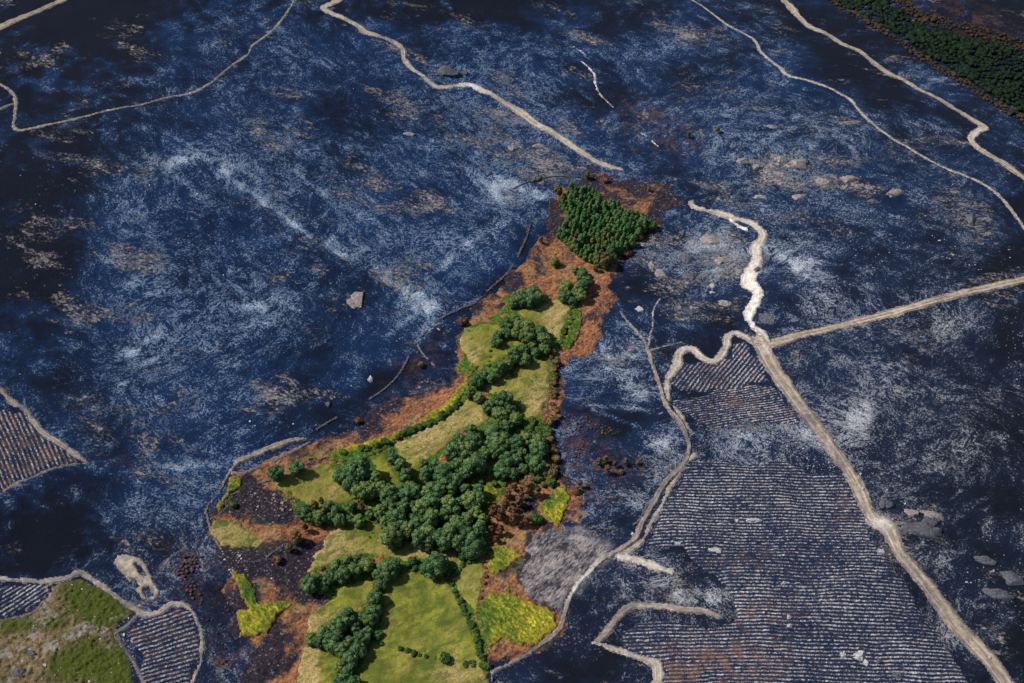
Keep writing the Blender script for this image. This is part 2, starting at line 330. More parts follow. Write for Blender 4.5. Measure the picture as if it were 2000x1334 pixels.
def mat_leaf(name, dark, light, warm, wamt=0.3):
    n = NT(name)
    t = n.attr('tint'); r = n.rnd()
    c = n.mix(t, dark, light)
    c = n.mix(n.math('MULTIPLY', n.ramp(r, 0.45, 1.0), wamt), c, warm)
    n.bs.inputs['Roughness'].default_value = 0.65
    tr = n.t.nodes.new('ShaderNodeBsdfTranslucent'); n.t.links.new(c, tr.inputs[0])
    ms = n.t.nodes.new('ShaderNodeMixShader'); ms.inputs[0].default_value = 0.25
    n.t.links.new(n.bs.outputs[0], ms.inputs[1]); n.t.links.new(tr.outputs[0], ms.inputs[2]); n.t.links.new(ms.outputs[0], n.out.inputs[0])
    return n.col(c)
def mat_rock(name, a, b):
    n = NT(name); f = n.noise(0.9, 6, 0.7); g = n.noise(0.25, 4)
    c = n.mix(n.ramp(f, 0.3, 0.7), a, b)
    c = n.mix(n.ramp(g, 0.55, 0.68, 0, 0.7), c, (0.04, 0.045, 0.06))
    n.bump(f, 1.0, 0.6)
    return n.col(c)
def mat_plain(name, a, b, s=1.0):
    n = NT(name); return n.col(n.mix(n.noise(s, 5, 0.7), a, b))
M_GROUND, M_TRACK, M_MEADOW, M_FERN = mat_ground(), mat_track(), mat_meadow(), mat_fern()
M_SCORCH, M_FURROW, M_SCRUB = mat_scorch(), mat_furrow(), mat_scrub()
M_OAK = mat_leaf("oak_leaves", (0.022, 0.064, 0.020), (0.140, 0.232, 0.092), (0.175, 0.225, 0.055), 0.55)
M_PINE = mat_leaf("pine_needles", (0.022, 0.078, 0.026), (0.112, 0.222, 0.080), (0.165, 0.215, 0.060), 0.5)
M_PALE = mat_leaf("yellowing_pine_needles", (0.045, 0.088, 0.030), (0.130, 0.180, 0.060), (0.20, 0.17, 0.05), 0.5)
M_BUSH = mat_leaf("bush_leaves", (0.016, 0.052, 0.014), (0.075, 0.150, 0.034), (0.11, 0.17, 0.025), 0.5)
M_BROWN = mat_leaf("scorched_leaves", (0.060, 0.027, 0.017), (0.210, 0.105, 0.058), (0.23, 0.13, 0.06), 0.5)
M_HALF = mat_leaf("half_scorched_leaves", (0.075, 0.060, 0.022), (0.175, 0.145, 0.062), (0.22, 0.13, 0.06), 0.6)
M_FRINGE = mat_leaf("singed_scrub_leaves", (0.028, 0.018, 0.013), (0.100, 0.066, 0.040), (0.06, 0.06, 0.025), 0.5)
M_DARKWOOD = mat_leaf("far_wood_leaves", (0.004, 0.014, 0.009), (0.013, 0.032, 0.017), (0.02, 0.04, 0.015), 0.3)
M_BARK = mat_plain("bark", (0.05, 0.04, 0.035), (0.13, 0.10, 0.08), 3)
M_ROCK = mat_rock("granite", (0.028, 0.032, 0.046), (0.105, 0.106, 0.12))
M_ROCKP = mat_rock("pale_granite", (0.17, 0.175, 0.20), (0.42, 0.40, 0.39))
M_ROCKB = mat_rock("brown_grey_granite", (0.075, 0.068, 0.075), (0.28, 0.24, 0.225))
M_WALL = mat_plain("sooty_wall_stone", (0.008, 0.010, 0.018), (0.17, 0.165, 0.17), 0.8)
M_STONE = mat_plain("ashy_stones", (0.10, 0.11, 0.14), (0.46, 0.44, 0.44), 0.4)

# ------------------------------------------------------------------ the ground: one sheet out to the horizon
def axis(a, b, step, far):
    c = list(np.arange(a, b + step / 2, step)); s = step; lo, hi = [], []
    v = a
    while v > a - far: s *= 1.25; v -= s; lo.append(v)
    s = step; v = b
    while v < b + far: s *= 1.25; v += s; hi.append(v)
    return np.array(lo[::-1] + c + hi)
xs, ys = axis(-400, 400, 1.3, 6000), axis(170, 790, 1.3, 6000)
gx, gy = np.meshgrid(xs, ys, indexing='ij'); gx, gy = gx.ravel(), gy.ravel()
cx, cy = np.clip(gx, -600, 600), np.clip(gy, -100, 1100)
gz = hgt(cx, cy)
dep = gy * cP - (gz - CAM_H) * sP
PX, PY = project(gx, gy, gz); bad = dep < 50; PX[bad] = -9999; PY[bad] = -9999
def blobs(lst):
    o = np.zeros(len(PX))
    for (bx, by, rx, ry, an, st) in lst:
        ca, sa = math.cos(R(an)), math.sin(R(an)); u = (PX - bx) * ca + (PY - by) * sa; v = -(PX - bx) * sa + (PY - by) * ca
        o += st * np.exp(-(u / rx) ** 2 - (v / ry) ** 2)
    return o
def streaks(lst):
    o = np.zeros(len(PX)); P = np.stack([PX, PY], 1)
    for (pts, w, st) in lst:
        d, *_ = lined(P, np.array(pts, float), [w] * len(pts)); o = np.maximum(o, st * np.exp(-(d / w) ** 2))
    return o
ASH_VIGNETTE_B = [(-40,40,360,210,0,-.55),(-40,420,230,330,0,-.5),(2030,60,300,160,0,-.6),(2040,900,170,420,0,-.45),(2030,420,110,200,0,-.5),(60,1060,200,90,0,-.6),(900,-20,600,90,0,-.7),(1980,1300,200,150,0,-.35),(1150,1330,160,60,0,-.3),(1000,385,55,22,15,1.0),(960,350,60,20,20,.6),(1020,372,25,12,20,1.0),(530,592,45,12,-15,1.0),(820,585,35,22,30,1.0),(830,610,20,28,0,.9),(740,520,50,14,25,.5),  # ash patches; negative blobs at frame edges paint a lens vignette
 (330,315,70,30,-10,.55),(440,320,70,25,25,.5),(520,390,70,20,33,.5),(240,400,80,40,0,.25),(700,300,120,50,10,.2),(860,480,90,40,0,.25),(640,330,80,40,0,.25),
 (1380,480,60,25,15,.9),(1330,520,80,30,20,.6),(1410,500,60,35,0,.5),(1575,505,55,30,50,.8),(1640,600,60,25,30,.8),(1690,800,35,55,20,.9),(1660,850,30,40,0,.7),(1850,635,90,25,-15,.6),
 (1200,725,70,40,-20,.9),(1260,770,60,25,15,.8),(1215,680,40,30,0,.7),(1170,700,30,30,0,.6),(1290,870,30,40,0,.9),(1300,910,35,25,-30,.8),(1240,980,60,30,0,.5),
 (1500,830,90,35,0,.6),(1600,870,60,30,40,.7),(1450,860,60,30,0,.5),(1510,330,60,30,0,.55),(1830,255,60,22,10,.6),(1800,230,60,18,10,.4),(1700,430,90,35,15,.4),
 (350,910,55,8,-5,1.1),(330,890,60,8,8,.5),(200,1010,120,35,0,.35),(100,900,80,20,0,.2),(1370,1160,60,14,10,1.1),(1250,1110,60,25,0,.5),(1290,1130,60,25,0,.3),(1340,1175,40,12,10,.8),
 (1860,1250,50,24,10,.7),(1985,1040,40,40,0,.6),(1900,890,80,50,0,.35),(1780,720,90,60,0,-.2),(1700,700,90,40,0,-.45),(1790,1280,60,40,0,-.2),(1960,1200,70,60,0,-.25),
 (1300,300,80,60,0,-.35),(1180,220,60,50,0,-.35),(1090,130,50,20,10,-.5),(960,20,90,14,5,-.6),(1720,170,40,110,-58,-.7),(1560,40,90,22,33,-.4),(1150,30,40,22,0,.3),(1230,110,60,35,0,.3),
 (110,60,170,90,0,-.55),(60,350,110,200,0,-.40),(0,600,110,160,0,-.4),(70,1040,130,60,0,-.9),(250,60,200,60,0,-.2),(1880,60,140,70,0,-.6),(1450,30,200,40,0,-.1),(800,20,150,25,0,-.4),  # corner and edge blobs here deepen the painted vignette
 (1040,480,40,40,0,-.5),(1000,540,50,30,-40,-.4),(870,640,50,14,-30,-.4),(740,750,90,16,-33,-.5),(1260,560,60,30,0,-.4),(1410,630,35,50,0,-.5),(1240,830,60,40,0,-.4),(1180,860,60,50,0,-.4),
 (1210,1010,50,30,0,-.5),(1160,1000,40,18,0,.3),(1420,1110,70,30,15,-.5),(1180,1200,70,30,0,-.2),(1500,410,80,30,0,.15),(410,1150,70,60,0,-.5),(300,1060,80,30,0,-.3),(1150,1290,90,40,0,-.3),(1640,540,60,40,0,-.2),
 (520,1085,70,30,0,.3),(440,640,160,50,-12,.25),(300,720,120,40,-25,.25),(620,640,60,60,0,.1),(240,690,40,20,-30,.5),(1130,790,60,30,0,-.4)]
ASHS = [([(270,330),(400,300),(450,350),(560,430),(640,480),(700,520),(780,560),(840,600),(830,640),(812,668)],7,1.1),([(300,240),(380,290),(470,370)],6,.7),([(250,270),(330,330),(430,420)],6,.5),([(520,290),(620,370),(700,420)],7,.5),([(600,420),(680,500),(760,530)],6,.6),([(210,720),(300,660),(420,600),(540,590)],8,.6),([(380,690),(480,640),(600,600)],8,.5),([(840,540),(920,470),(1000,420)],8,.6),([(700,700),(800,620)],7,.5),([(180,880),(230,760),(300,700)],5,.6),([(1350,600),(1420,520),(1400,470)],6,.6),([(1500,480),(1560,520),(1620,570)],14,.8),
 ([(1010,22),(1050,35),(1095,50),(1130,80)],6,.8),([(180,860),(215,870),(215,905)],4,.8),([(960,340),(1000,365),(1060,385)],7,.7),([(60,905),(170,910),(300,925),(430,905)],3,.6),
 ([(1150,790),(1200,795),(1300,800)],5,.9),([(1160,800),(1250,835)],3,.9),([(840,640),(880,610),(930,585)],3,.6),([(1310,1165),(1350,1150),(1400,1185)],5,1.0),([(1130,1210),(1200,1180)],5,.7)]
ROCKYB = [(1390,500,90,50,10,1.0),(1560,330,110,40,8,1.0),(1650,380,160,60,12,.8),(1300,640,70,50,0,.8),(1420,590,40,40,0,.7),(1900,430,70,40,20,.7),(1820,1020,90,45,15,.8),(1940,1130,70,50,20,.8),(1690,1290,110,40,10,.7),
 (880,120,90,40,20,.7),(1000,270,110,60,20,.8),(800,190,60,30,0,.8),(470,250,70,35,0,.7),(560,270,50,30,0,.6),(300,520,110,50,15,.6),(130,620,100,60,0,.5),(690,590,30,25,0,1.0),(60,500,60,70,0,.6),(380,820,90,50,0,.5),(560,800,80,40,0,.5),
 (90,130,80,40,0,.5),(650,520,60,50,0,.3),(1300,60,80,30,0,.5),(1480,200,60,30,0,.5),(1900,900,70,50,0,.5),(800,400,90,50,0,.4),(1260,480,50,30,0,.6)]
BROWNB = [(1260,225,45,25,10,.9),(1300,250,80,40,0,.5),(1195,915,45,28,0,1.0),(1160,960,45,22,0,.9),(1130,910,30,60,0,.5),(1330,290,50,20,0,.4),(1140,880,40,60,0,.5),(400,1120,60,60,0,.7),(360,1090,50,30,0,.5),(1900,40,90,35,20,.7),(1150,350,70,16,0,.8),
 (1700,1120,30,22,0,.5),(250,900,40,20,0,.2),(430,1290,60,50,0,.9),(1130,840,40,40,0,.5),(820,720,60,40,-35,.6),(760,790,50,16,-30,.6)]
brkn = np.clip((fbm(gx, gy, 9, 6, 4, .65) - .34) * 3.2, 0, 1.3)
ash_vignette = 0.08 + blobs(ASH_VIGNETTE_B) * (.35 + .75 * brkn) + streaks(ASHS) * brkn + 0.9 * (fbm(gx, gy, 45, 4, 5) - 0.5)
grey = np.array([(1008,1086),(1053,1033),(1088,1033),(1133,1038),(1191,1068),(1186,1086),(1149,1115),(1114,1160),(1090,1198),(1053,1176),(1021,1166),(1000,1145)], float)
gd = polyd(np.stack([PX, PY], 1), grey) + 34 * (fbm(gx, gy, 8, 2) - 0.5)
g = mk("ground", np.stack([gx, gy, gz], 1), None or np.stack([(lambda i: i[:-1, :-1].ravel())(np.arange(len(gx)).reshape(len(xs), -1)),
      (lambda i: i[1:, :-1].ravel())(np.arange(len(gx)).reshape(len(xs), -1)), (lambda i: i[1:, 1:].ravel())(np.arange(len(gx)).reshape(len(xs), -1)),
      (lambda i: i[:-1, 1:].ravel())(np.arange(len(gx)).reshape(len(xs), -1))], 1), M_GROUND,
      {'ash': np.clip(ash_vignette, -0.9, 1.2), 'rocky': np.clip(blobs(ROCKYB), 0, 1), 'brown': np.clip(blobs(BROWNB), 0, 1), 'navy': np.clip(.95 - np.clip((PX - 900) / 900, 0, 1) * np.clip((PY - 100) / 700, 0.25, 1) * .95 - .5 * np.clip((PY - 880) / 250, 0, 1), 0.05, 1), 'grey': np.clip(0.5 - gd / 26, 0, 1)}, smooth_sh=True)
tag(g, 'charred blue-black hillside streaked with pale ash', 'ground', kind='structure')

# ------------------------------------------------------------------ ground covers
def patch(name, px, mat, lift, label, cat, kind, cell=0.6, noise=(1.5, 6), relief=None, attrs=None, seed=0, dz=0.0):
    poly = G(px, dz)
    o = sheet(name, lambda P: polyd(P, poly), bbox(poly), cell, mat, lift, relief, attrs, noise, seed)
    return tag(o, label, cat, kind=kind)
def lumps(a, s, seed, st=1.0, ang=0.0):
    ca, sa = math.cos(R(ang)), math.sin(R(ang))
    def f(x, y):
        u, v = x * ca + y * sa, -x * sa + y * ca
        return a * 2 * (fbm(u / st, v, s, seed, 3, 0.6) - 0.35)
    return f
def pxfield(fn):
    def f(x, y):
        p, q = project(x, y, hgt(x, y)); return fn(p, q, x, y)
    return f
def pxblob(p, q, lst):
    o = 0
    for (bx, by, rx, ry, st) in lst: o = o + st * np.exp(-((p - bx) / rx) ** 2 - ((q - by) / ry) ** 2)
    return o

APRON = [(1060,395),(1098,362),(1150,345),(1230,357),(1300,370),(1327,400),(1300,425),(1278,450),(1240,490),(1215,530),(1190,580),(1165,612),(1170,660),(1150,690),(1100,694),(1092,740),(1105,790),(1090,830),(1080,860),(1098,900),(1118,930),(1150,965),(1135,1000),(1092,1030),(1052,1035),(1042,1060),(1025,1088),(1002,1130),(1018,1166),(1062,1180),(1095,1200),(1085,1230),(1040,1268),(962,1312),(950,1420),(420,1420),(470,1300),(520,1255),(462,1245),(450,1115),(432,1078),(412,1035),(400,990),(440,930),(480,922),(600,870),(640,850),(700,838),(760,800),(820,765),(872,742),(895,705),(880,665),(910,622),(960,582),(1010,540),(1040,480),(1062,440)]
def apron_attrs(p, q, x, y):
    ch = pxblob(p, q, [(517,985,48,30,.55),(545,1010,40,18,.4),(560,1090,55,45,.35),(640,1060,40,25,.12),(520,1110,60,30,.45),(820,735,40,22,.2),(780,790,40,18,.15),(870,690,25,20,.15),(1030,985,30,16,.5),(480,1180,25,60,.3),(600,1170,50,25,.35),(560,1230,45,40,.2),(985,600,28,8,.5),(1110,850,20,60,.3),(1105,930,14,40,.35),(1230,385,70,25,.32),(1290,405,30,20,.15),(1160,355,60,14,.25),(1085,440,22,40,.2),(1225,500,25,20,.2),(600,1090,30,30,.2),(490,1090,40,20,.4),(530,1300,60,30,.15),(1090,740,10,40,.2)]) 
    ch = ch * .75 - 0.09
    gr = pxblob(p, q, [(465,1035,45,18,.9),(480,1060,35,14,.6),(440,950,20,30,.7),(930,660,30,30,.6),(1000,1000,40,80,.3),(960,960,40,25,.8),(1000,1110,40,40,.4),(970,900,60,40,.5),(640,890,50,12,.5)])
    return {'char': ch, 'green': np.clip(gr, 0, 1)}
patch("scorched_bracken", APRON, M_SCORCH, 0.10, 'singed orange-brown bracken and heath fringing the green valley', 'bracken', 'stuff', 0.52, (8.0, 16), lumps(0.52, 1.6, 2, 1.8, 40), pxfield(apron_attrs), 3)

def dryf(base, lst=()): return pxfield(lambda p, q, x, y: {'dry': base + pxblob(p, q, lst)})
UNDER = [(640,890),(705,868),(800,832),(866,792),(905,745),(893,720),(905,645),(965,612),(1000,592),(1060,580),(1115,588),(1138,610),(1120,660),(1088,692),(1078,760),(1075,830),(1073,880),(1066,920),(1035,945),(1000,940),(960,1000),(960,1050),(935,1095),(950,1200),(957,1310),(950,1420),(570,1420),(590,1260),(598,1235),(635,1180),(600,1150),(600,1128),(625,1080),(665,1025),(640,1020),(580,1012),(545,955),(590,925),(640,908)]
patch("undergrowth", UNDER, M_FERN, 0.30, 'green undergrowth of grass and fern between woods and meadows', 'undergrowth', 'stuff', 0.6, (3.0, 8), lumps(0.35, 1.8, 6, 1.5, -40), dryf(0.05, [(960,900,40,40,.35),(950,960,40,25,.45),(915,1130,30,40,.35),(690,900,40,14,.2)]), 90)
MEADOWS = [
 ("tan and green meadow below the upper willow clump", [(1010,606),(1040,596),(1066,588),(1089,584),(1112,588),(1115,607),(1109,635),(1091,670),(1077,660),(1055,637),(1013,620)], .65, [(1090,610,35,25,.3),(1030,620,20,20,-.5)]),
 ("small green meadow ringed by the curved tree belt", [(905,640),(948,630),(971,634),(1020,657),(1029,668),(998,696),(978,710),(955,716),(935,716),(912,706),(898,680)], .05, [(920,690,25,25,.9),(905,665,15,15,.6)]),
 ("triangular yellow-green meadow beside the scorched hedge line", [(985,724),(1056,699),(1072,708),(1073,740),(1073,774),(1059,818),(1027,824),(1009,803),(996,780),(955,770),(944,756),(976,736)], .42, [(1055,780,25,40,.5),(1000,740,30,20,-.2)]),
 ("long straw-coloured meadow under the hedge bank", [(911,780),(952,795),(958,820),(926,838),(880,862),(855,889),(822,905),(820,942),(800,932),(782,900),(776,884),(770,867),(815,844),(866,818)], .60, [(840,850,50,25,.25),(810,920,20,25,-.35)]),
 ("olive green meadow right of the two round trees", [(533,943),(593,917),(625,905),(643,908),(658,921),(662,941),(696,977),(675,990),(600,990),(574,976),(542,954)], .28, [(660,960,25,20,.35),(600,975,30,10,.2)]),
 ("narrow green meadow strip between grove and poplar row", [(715,894),(752,885),(771,914),(790,950),(762,956),(733,916)], .15, []),
 ("tan meadow curving below the central wood", [(592,1122),(625,1076),(645,1042),(668,1025),(726,1016),(751,1031),(762,1050),(789,1050),(838,1062),(873,1070),(905,1078),(912,1110),(878,1108),(815,1097),(751,1094),(700,1084),(640,1110)], .50, [(640,1070,30,40,.35),(720,1030,15,30,-.4),(830,1080,60,12,.2)]),
 ("large bright green meadow at the bottom of the valley", [(735,1112),(792,1114),(844,1124),(873,1122),(897,1168),(914,1212),(931,1248),(952,1307),(950,1425),(690,1425),(705,1289),(735,1243),(745,1202),(745,1162)], .12, [(900,1320,80,22,.7),(880,1270,40,30,.2),(770,1310,60,30,.1),(860,1190,50,30,-.3),(800,1180,30,14,.2)]),
 ("green meadow left of the diagonal tree line", [(662,1148),(724,1126),(735,1156),(710,1195),(672,1215),(596,1245),(604,1211),(627,1183),(655,1158)], .25, [(615,1225,25,35,.6),(690,1160,30,25,-.35)]),
 ("straw meadow at the bottom edge left of the tree line", [(594,1261),(665,1262),(670,1290),(655,1425),(560,1425),(575,1330)], .55, [(600,1300,28,60,.4),(645,1310,18,60,-.5)]),
 ("pale grey-green bare rise on the left rim of the valley", [(413,1018),(434,1009),(474,1020),(479,1031),(517,1056),(508,1069),(467,1076),(429,1069),(416,1047)], .75, [(440,1015,20,10,-.6),(490,1055,15,10,-.3)]),
 ("olive pasture between hedge line and bracken bank", [(895,1100),(945,1088),(950,1121),(940,1162),(932,1205),(902,1172),(878,1132)], .30, [(920,1130,20,30,.2)])]
for i, (lab, px, b, lst) in enumerate(MEADOWS):
    patch("meadow", px, M_MEADOW, 0.55 + 0.01 * i, lab, 'meadow', 'structure', 0.62, (2.2, 6), lumps(0.34, 1.5, 3, 1.6, 35), dryf(b, lst), 20 + i)
FERNS = [
 ("bright yellow-green bracken slope at the valley's lower right", [(925,1202),(950,1150),(975,1160),(992,1146),(1018,1168),(1062,1182),(1089,1200),(1086,1223),(1053,1254),(1021,1268),(984,1254),(956,1268),(938,1237)], .45, [(1065,1210,45,45,.7),(940,1220,20,50,-.35)]),
 ("mottled green and orange bracken under the scorched trees", [(958,1062),(985,1066),(1023,1087),(1000,1105),(987,1114),(960,1126),(948,1110)], .45, [(1000,1080,20,15,.3)]),
 ("green and gold bracken patch right of the scorched trees", [(1055,991),(1083,954),(1105,948),(1114,975),(1106,1007),(1090,1030),(1068,1014)], .5, [(1070,975,14,14,-.8),(1095,1005,14,20,.4)]),
 ("long yellow-green fern bank above the straw meadow", [(912,742),(888,768),(866,792),(838,808),(800,832),(760,850),(705,868),(640,884),(650,893),(720,880),(780,862),(850,830),(890,795),(918,760)], .5, [(700,870,40,12,.3),(870,795,20,14,.3)]),
 ("lush green grass below the fern bank", [(642,888),(700,876),(752,866),(770,872),(752,884),(716,896),(670,906),(650,906)], -.15, [(650,893,20,10,.5)]),
 ("yellow bracken tuft on the left rim", [(436,962),(443,946),(456,930),(472,936),(466,952),(448,972),(430,1000),(424,990)], .45, []),
 ("vivid yellow bracken patch surrounded by charred ground", [(453,1116),(478,1122),(502,1158),(508,1176),(545,1172),(572,1180),(545,1206),(524,1242),(468,1244),(462,1190),(484,1188),(462,1150)], .5, [(480,1215,25,25,.5),(490,1160,14,20,-.6)]),
 ("fresh green bracken strip beside the upper meadow", [(1118,601),(1132,606),(1140,632),(1128,660),(1112,684),(1088,684),(1100,655),(1110,630)], -.05, [(1130,620,12,12,.3)]),
 ("light green fern patch at the left end of the tree belt", [(893,726),(922,708),(938,715),(930,730),(914,740)], .15, []),
 ("light green fern patch beside the small dark grove", [(968,590),(991,572),(1000,585),(1030,592),(1028,602),(990,598)], .1, []),
 ("green fern fringe on the stone wall corner", [(590,893),(615,888),(622,897),(600,908)], .5, [])]
for i, (lab, px, b, lst) in enumerate(FERNS):
    patch("bracken", px, M_FERN, 0.75 + 0.012 * i, lab, 'bracken', 'stuff', 0.42, (2.0, 5), lumps(0.80, 1.5, 5, 2.0, -50), dryf(b, lst), 40 + i)
SCRUB = [(-120,1222),(60,1204),(92,1170),(100,1146),(160,1131),(205,1152),(258,1196),(222,1238),(250,1285),(285,1425),(-120,1425)]
patch("gorse_scrub", SCRUB, M_SCRUB, 0.20, 'unburnt field of low green gorse, dry grass and pale stones', 'scrub', 'stuff', 0.42, (1.2, 5), lumps(0.95, 1.3, 4),
      pxfield(lambda p, q, x, y: {'green': 0.54 + pxblob(p, q, [(200,1175,60,30,.3),(40,1225,50,14,.3),(90,1260,70,30,-.25),(60,1300,40,20,-.3),(150,1210,30,30,-.2),(200,1290,60,30,.15),(160,1310,80,25,.1)])}), 60)

# planting rows
def rows(px, d0, d1, spacing, label, brown=0.2, blist=(), seed=0, lift=0.12, amp=0.26):
    poly = G(px); a, b = G([d0, d1]); t = (b - a) / np.linalg.norm(b - a); nrm = np.array([-t[1], t[0]])
    def ph(x, y):
        u = x * t[0] + y * t[1]; v = x * nrm[0] + y * nrm[1] + 2.6 * (fbm(x, y, 26, seed, 3) - 0.5)
        return 0.5 + 0.5 * np.sin(2 * math.pi * v / spacing)
    rel = lambda x, y: amp * ph(x, y) + 0.6 * (fbm(x, y, 1.6, seed + 1, 3) - 0.4)
    at = pxfield(lambda p, q, x, y: {'row': ph(x, y), 'brown': np.clip(brown + pxblob(p, q, blist), 0, 1)})
    o = sheet("field", lambda P: polyd(P, poly), bbox(poly), 0.36, M_FURROW, lift, rel, at, (4.5, 14), seed)
    return tag(o, label, 'field', kind='structure')
z6 = lambda L: [(1150 + x * .2548, 640 + y * .2548) for x, y in L]
z7 = lambda L: [(1000 + x * .2654, 980 + y * .2654) for x, y in L]
zb = lambda L: [(x * .26, 1060 + y * .26) for x, y in L]
rows(z6([(740,270),(860,265),(960,300),(1060,225),(1090,110),(1200,100),(1270,170),(1360,330),(1410,425),(1200,450),(960,455),(700,470),(630,430)]), (1320,748), (1356,708), 1.75, 'small burnt planting field inside the looping earth bank', .25, [(1440,680,30,20,.2)], 1)
rows(z6([(660,570),(760,520),(1000,475),(1430,450),(1500,540),(1630,720),(1500,740),(1200,700),(820,775),(740,680)]), (1330,800), (1520,770), 1.35, 'wedge of burnt rows beside the wide dirt road', .2, [(1440,785,30,15,.4)], 2)
rows([(1348,900),(1450,903),(1560,910),(1640,925),(1678,985),(1700,1055),(1765,1125),(1800,1195),(1870,1300),(1930,1425),(1296,1425),(1300,1330),(1290,1292),(1205,1258),(1240,1212),(1400,1222),(1450,1205),(1425,1160),(1390,1130),(1330,1078),(1258,1068),(1272,1030),(1305,960)], (1300,1010), (1600,1016), 1.5, 'large burnt field ruled with level planting rows', .12, [(1400,1290,120,40,.8),(1350,1340,100,40,.5),(1480,1200,60,30,.4),(1650,990,30,30,.35),(1450,1100,50,20,.3)], 3)
rows([(-60,790),(20,796),(50,812),(80,850),(160,902),(100,913),(40,933),(-60,985)], (20,840), (60,930), 1.7, 'brown burnt rows at the left edge behind the ash bank', .6, [], 4)
rows(zb([(-200,315),(330,335),(300,450),(220,520),(-200,590)]), (0,1170), (50,1140), 1.6, 'small dark burnt rows in the bottom left corner', .1, [], 5)
rows(zb([(1050,575),(1200,545),(1340,485),(1440,560),(1480,700),(1490,850),(1400,960),(1370,1150),(1120,1150),(1050,850),(910,700)]), (300,1215), (370,1190), 1.7, 'fan of burnt rows inside the bending farm track', .35, [], 6)

# ------------------------------------------------------------------ tracks and bare earth
_tr = [0]
def track(px, w, label, pale=0.0, dark=0.0, berm=0.35, noise=(0.9, 4), paleb=(), darkb=(), name="dirt_track", cell=0.5, lift=0.16):
    if not isinstance(w, (list, tuple)): w = [w] * len(px)
    w = [q * .86 for q in w]
    gp = G(px); wm = [wi / 2 / pxm(p) for wi, p in zip(w, px)]
    L, W = smooth(gp, wm); i = _tr[0]; _tr[0] += 1
    def sdf(P):
        d, lat, al, hw = lined(P, L, W); d = d + 0.35 * np.minimum(hw, 3) * (fbm(P[:, 0], P[:, 1], 15, i % 5, 2) - .5); return d - hw, {'lat': np.clip(lat / np.maximum(hw, .1), -1.5, 1.5), 'along': al}
    def prof(X, Y, inn, e):
        return 0.32 * berm * np.exp(-((inn - 0.9) / 0.7) ** 2) * np.clip(2.6 * vnoise(X, Y, 7.0, i) - .7, 0, 1.5) + 0.16 * (fbm(X, Y, 1.2, i, 2) - 0.5)
    def at(x, y):
        p, q = project(x, y, hgt(x, y)); return {'pale': np.clip(pale + pxblob(p, q, paleb), 0, 1), 'dark': np.clip(dark + pxblob(p, q, darkb), 0, 1)}
    o = sheet(name, sdf, bbox(L, float(max(W)) + 4), cell, M_TRACK, lift + 0.007 * i, None, at, noise, 70 + i, profile=prof)
    return tag(o, label, 'track', kind='structure')
track([(700,-25),(663,0),(633,14),(650,27),(670,35),(701,51),(715,63),(754,75),(785,93),(789,115),(806,135),(827,149),(852,170),(883,168),(918,166),(943,177),(960,184),(985,201),(1016,219),(1044,240),(1076,257),(1107,278),(1142,301),(1174,320),(1214,331)],
      [14,17,20,16,15,16,20,15,17,16,14,13,16,12,18,22,18,20,26,24,20,19,18,20,12], 'bulldozed firebreak winding down from the top edge and ending above the pines', .15, 0, .4, paleb=[(920,168,30,14,.7),(810,140,20,14,.4)])
track([(580,-20),(574,0),(556,31),(528,63),(493,89),(483,107),(451,129),(416,159),(378,180),(332,189),(280,203),(224,213),(168,227),(105,241),(56,252),(38,254),(27,247),(29,224),(31,196),(21,178),(0,165),(-50,140)],
      [6,6,6,6,6,6,6,6,7,6,5,6,7,8,9,10,10,9,9,9,10,10], 'thin pale track bending round the upper left hillside', .1, .1, .2, (0.5, 3), darkb=[(430,150,50,30,.45),(300,200,60,14,.4)], cell=.42)
track([(-60,240),(0,213),(27,202)], [10,9,6], 'short spur joining the thin track at the left edge', 0, .2, .2, (.5, 3))
track([(-60,78),(0,53),(60,27),(122,0),(180,-26)], [18,17,16,15,14], 'straight dirt road crossing the top left corner', 0, .15, .4)
track([(1325,-22),(1352,0),(1391,26),(1422,49),(1454,66),(1475,80),(1485,100),(1506,119),(1524,133),(1538,147),(1566,154),(1597,163),(1632,178),(1660,194),(1681,219),(1709,245),(1734,264),(1772,287),(1807,308),(1860,334),(1912,355),(1947,378),(1972,406),(2000,446),(2040,500)],
      [6,6,7,7,7,9,10,10,9,10,8,7,9,10,9,8,7,6,7,7,8,10,11,9,9], 'slim sandy track crossing the upper right slope', .25, 0, .25, (.5, 3), cell=.42)
track([(1510,-25),(1531,0),(1545,14),(1561,33),(1580,51),(1615,66),(1646,86),(1681,101),(1706,122),(1730,140),(1765,156),(1800,177),(1846,200),(1877,220),(1912,241),(1924,249),(1909,256),(1897,268),(1904,283),(1930,301),(1965,322),(2000,348),(2060,390)],
      [14,15,20,15,17,14,16,15,18,14,15,16,13,14,15,18,20,22,18,17,17,17,17], 'wider ridge track with a sharp kink near the right edge', .05, .05, .4, paleb=[(1905,265,25,20,.3)])
track([(1349,395),(1361,406),(1392,413),(1425,423),(1456,432),(1476,442),(1489,458),(1485,472),(1476,484),(1478,502),(1474,522),(1462,538),(1460,553),(1474,565),(1476,584),(1466,604),(1462,622),(1472,638),(1489,652),(1499,668)],
      [12,16,17,18,20,20,18,20,26,27,30,36,34,30,28,30,28,24,26,24], 'pale quarried track dropping to the road junction', .25, 0, .5, (1.8, 5), paleb=[(1470,550,25,50,.6),(1468,620,30,40,.7),(1445,440,25,10,.3)], darkb=[(1480,527,8,6,.9),(1480,545,14,5,.6)])
track([(1425,428),(1440,440),(1456,448)], [8,16,10], 'small white earth scrape beside the pale track', .9, 0, .3, (1.5, 4))
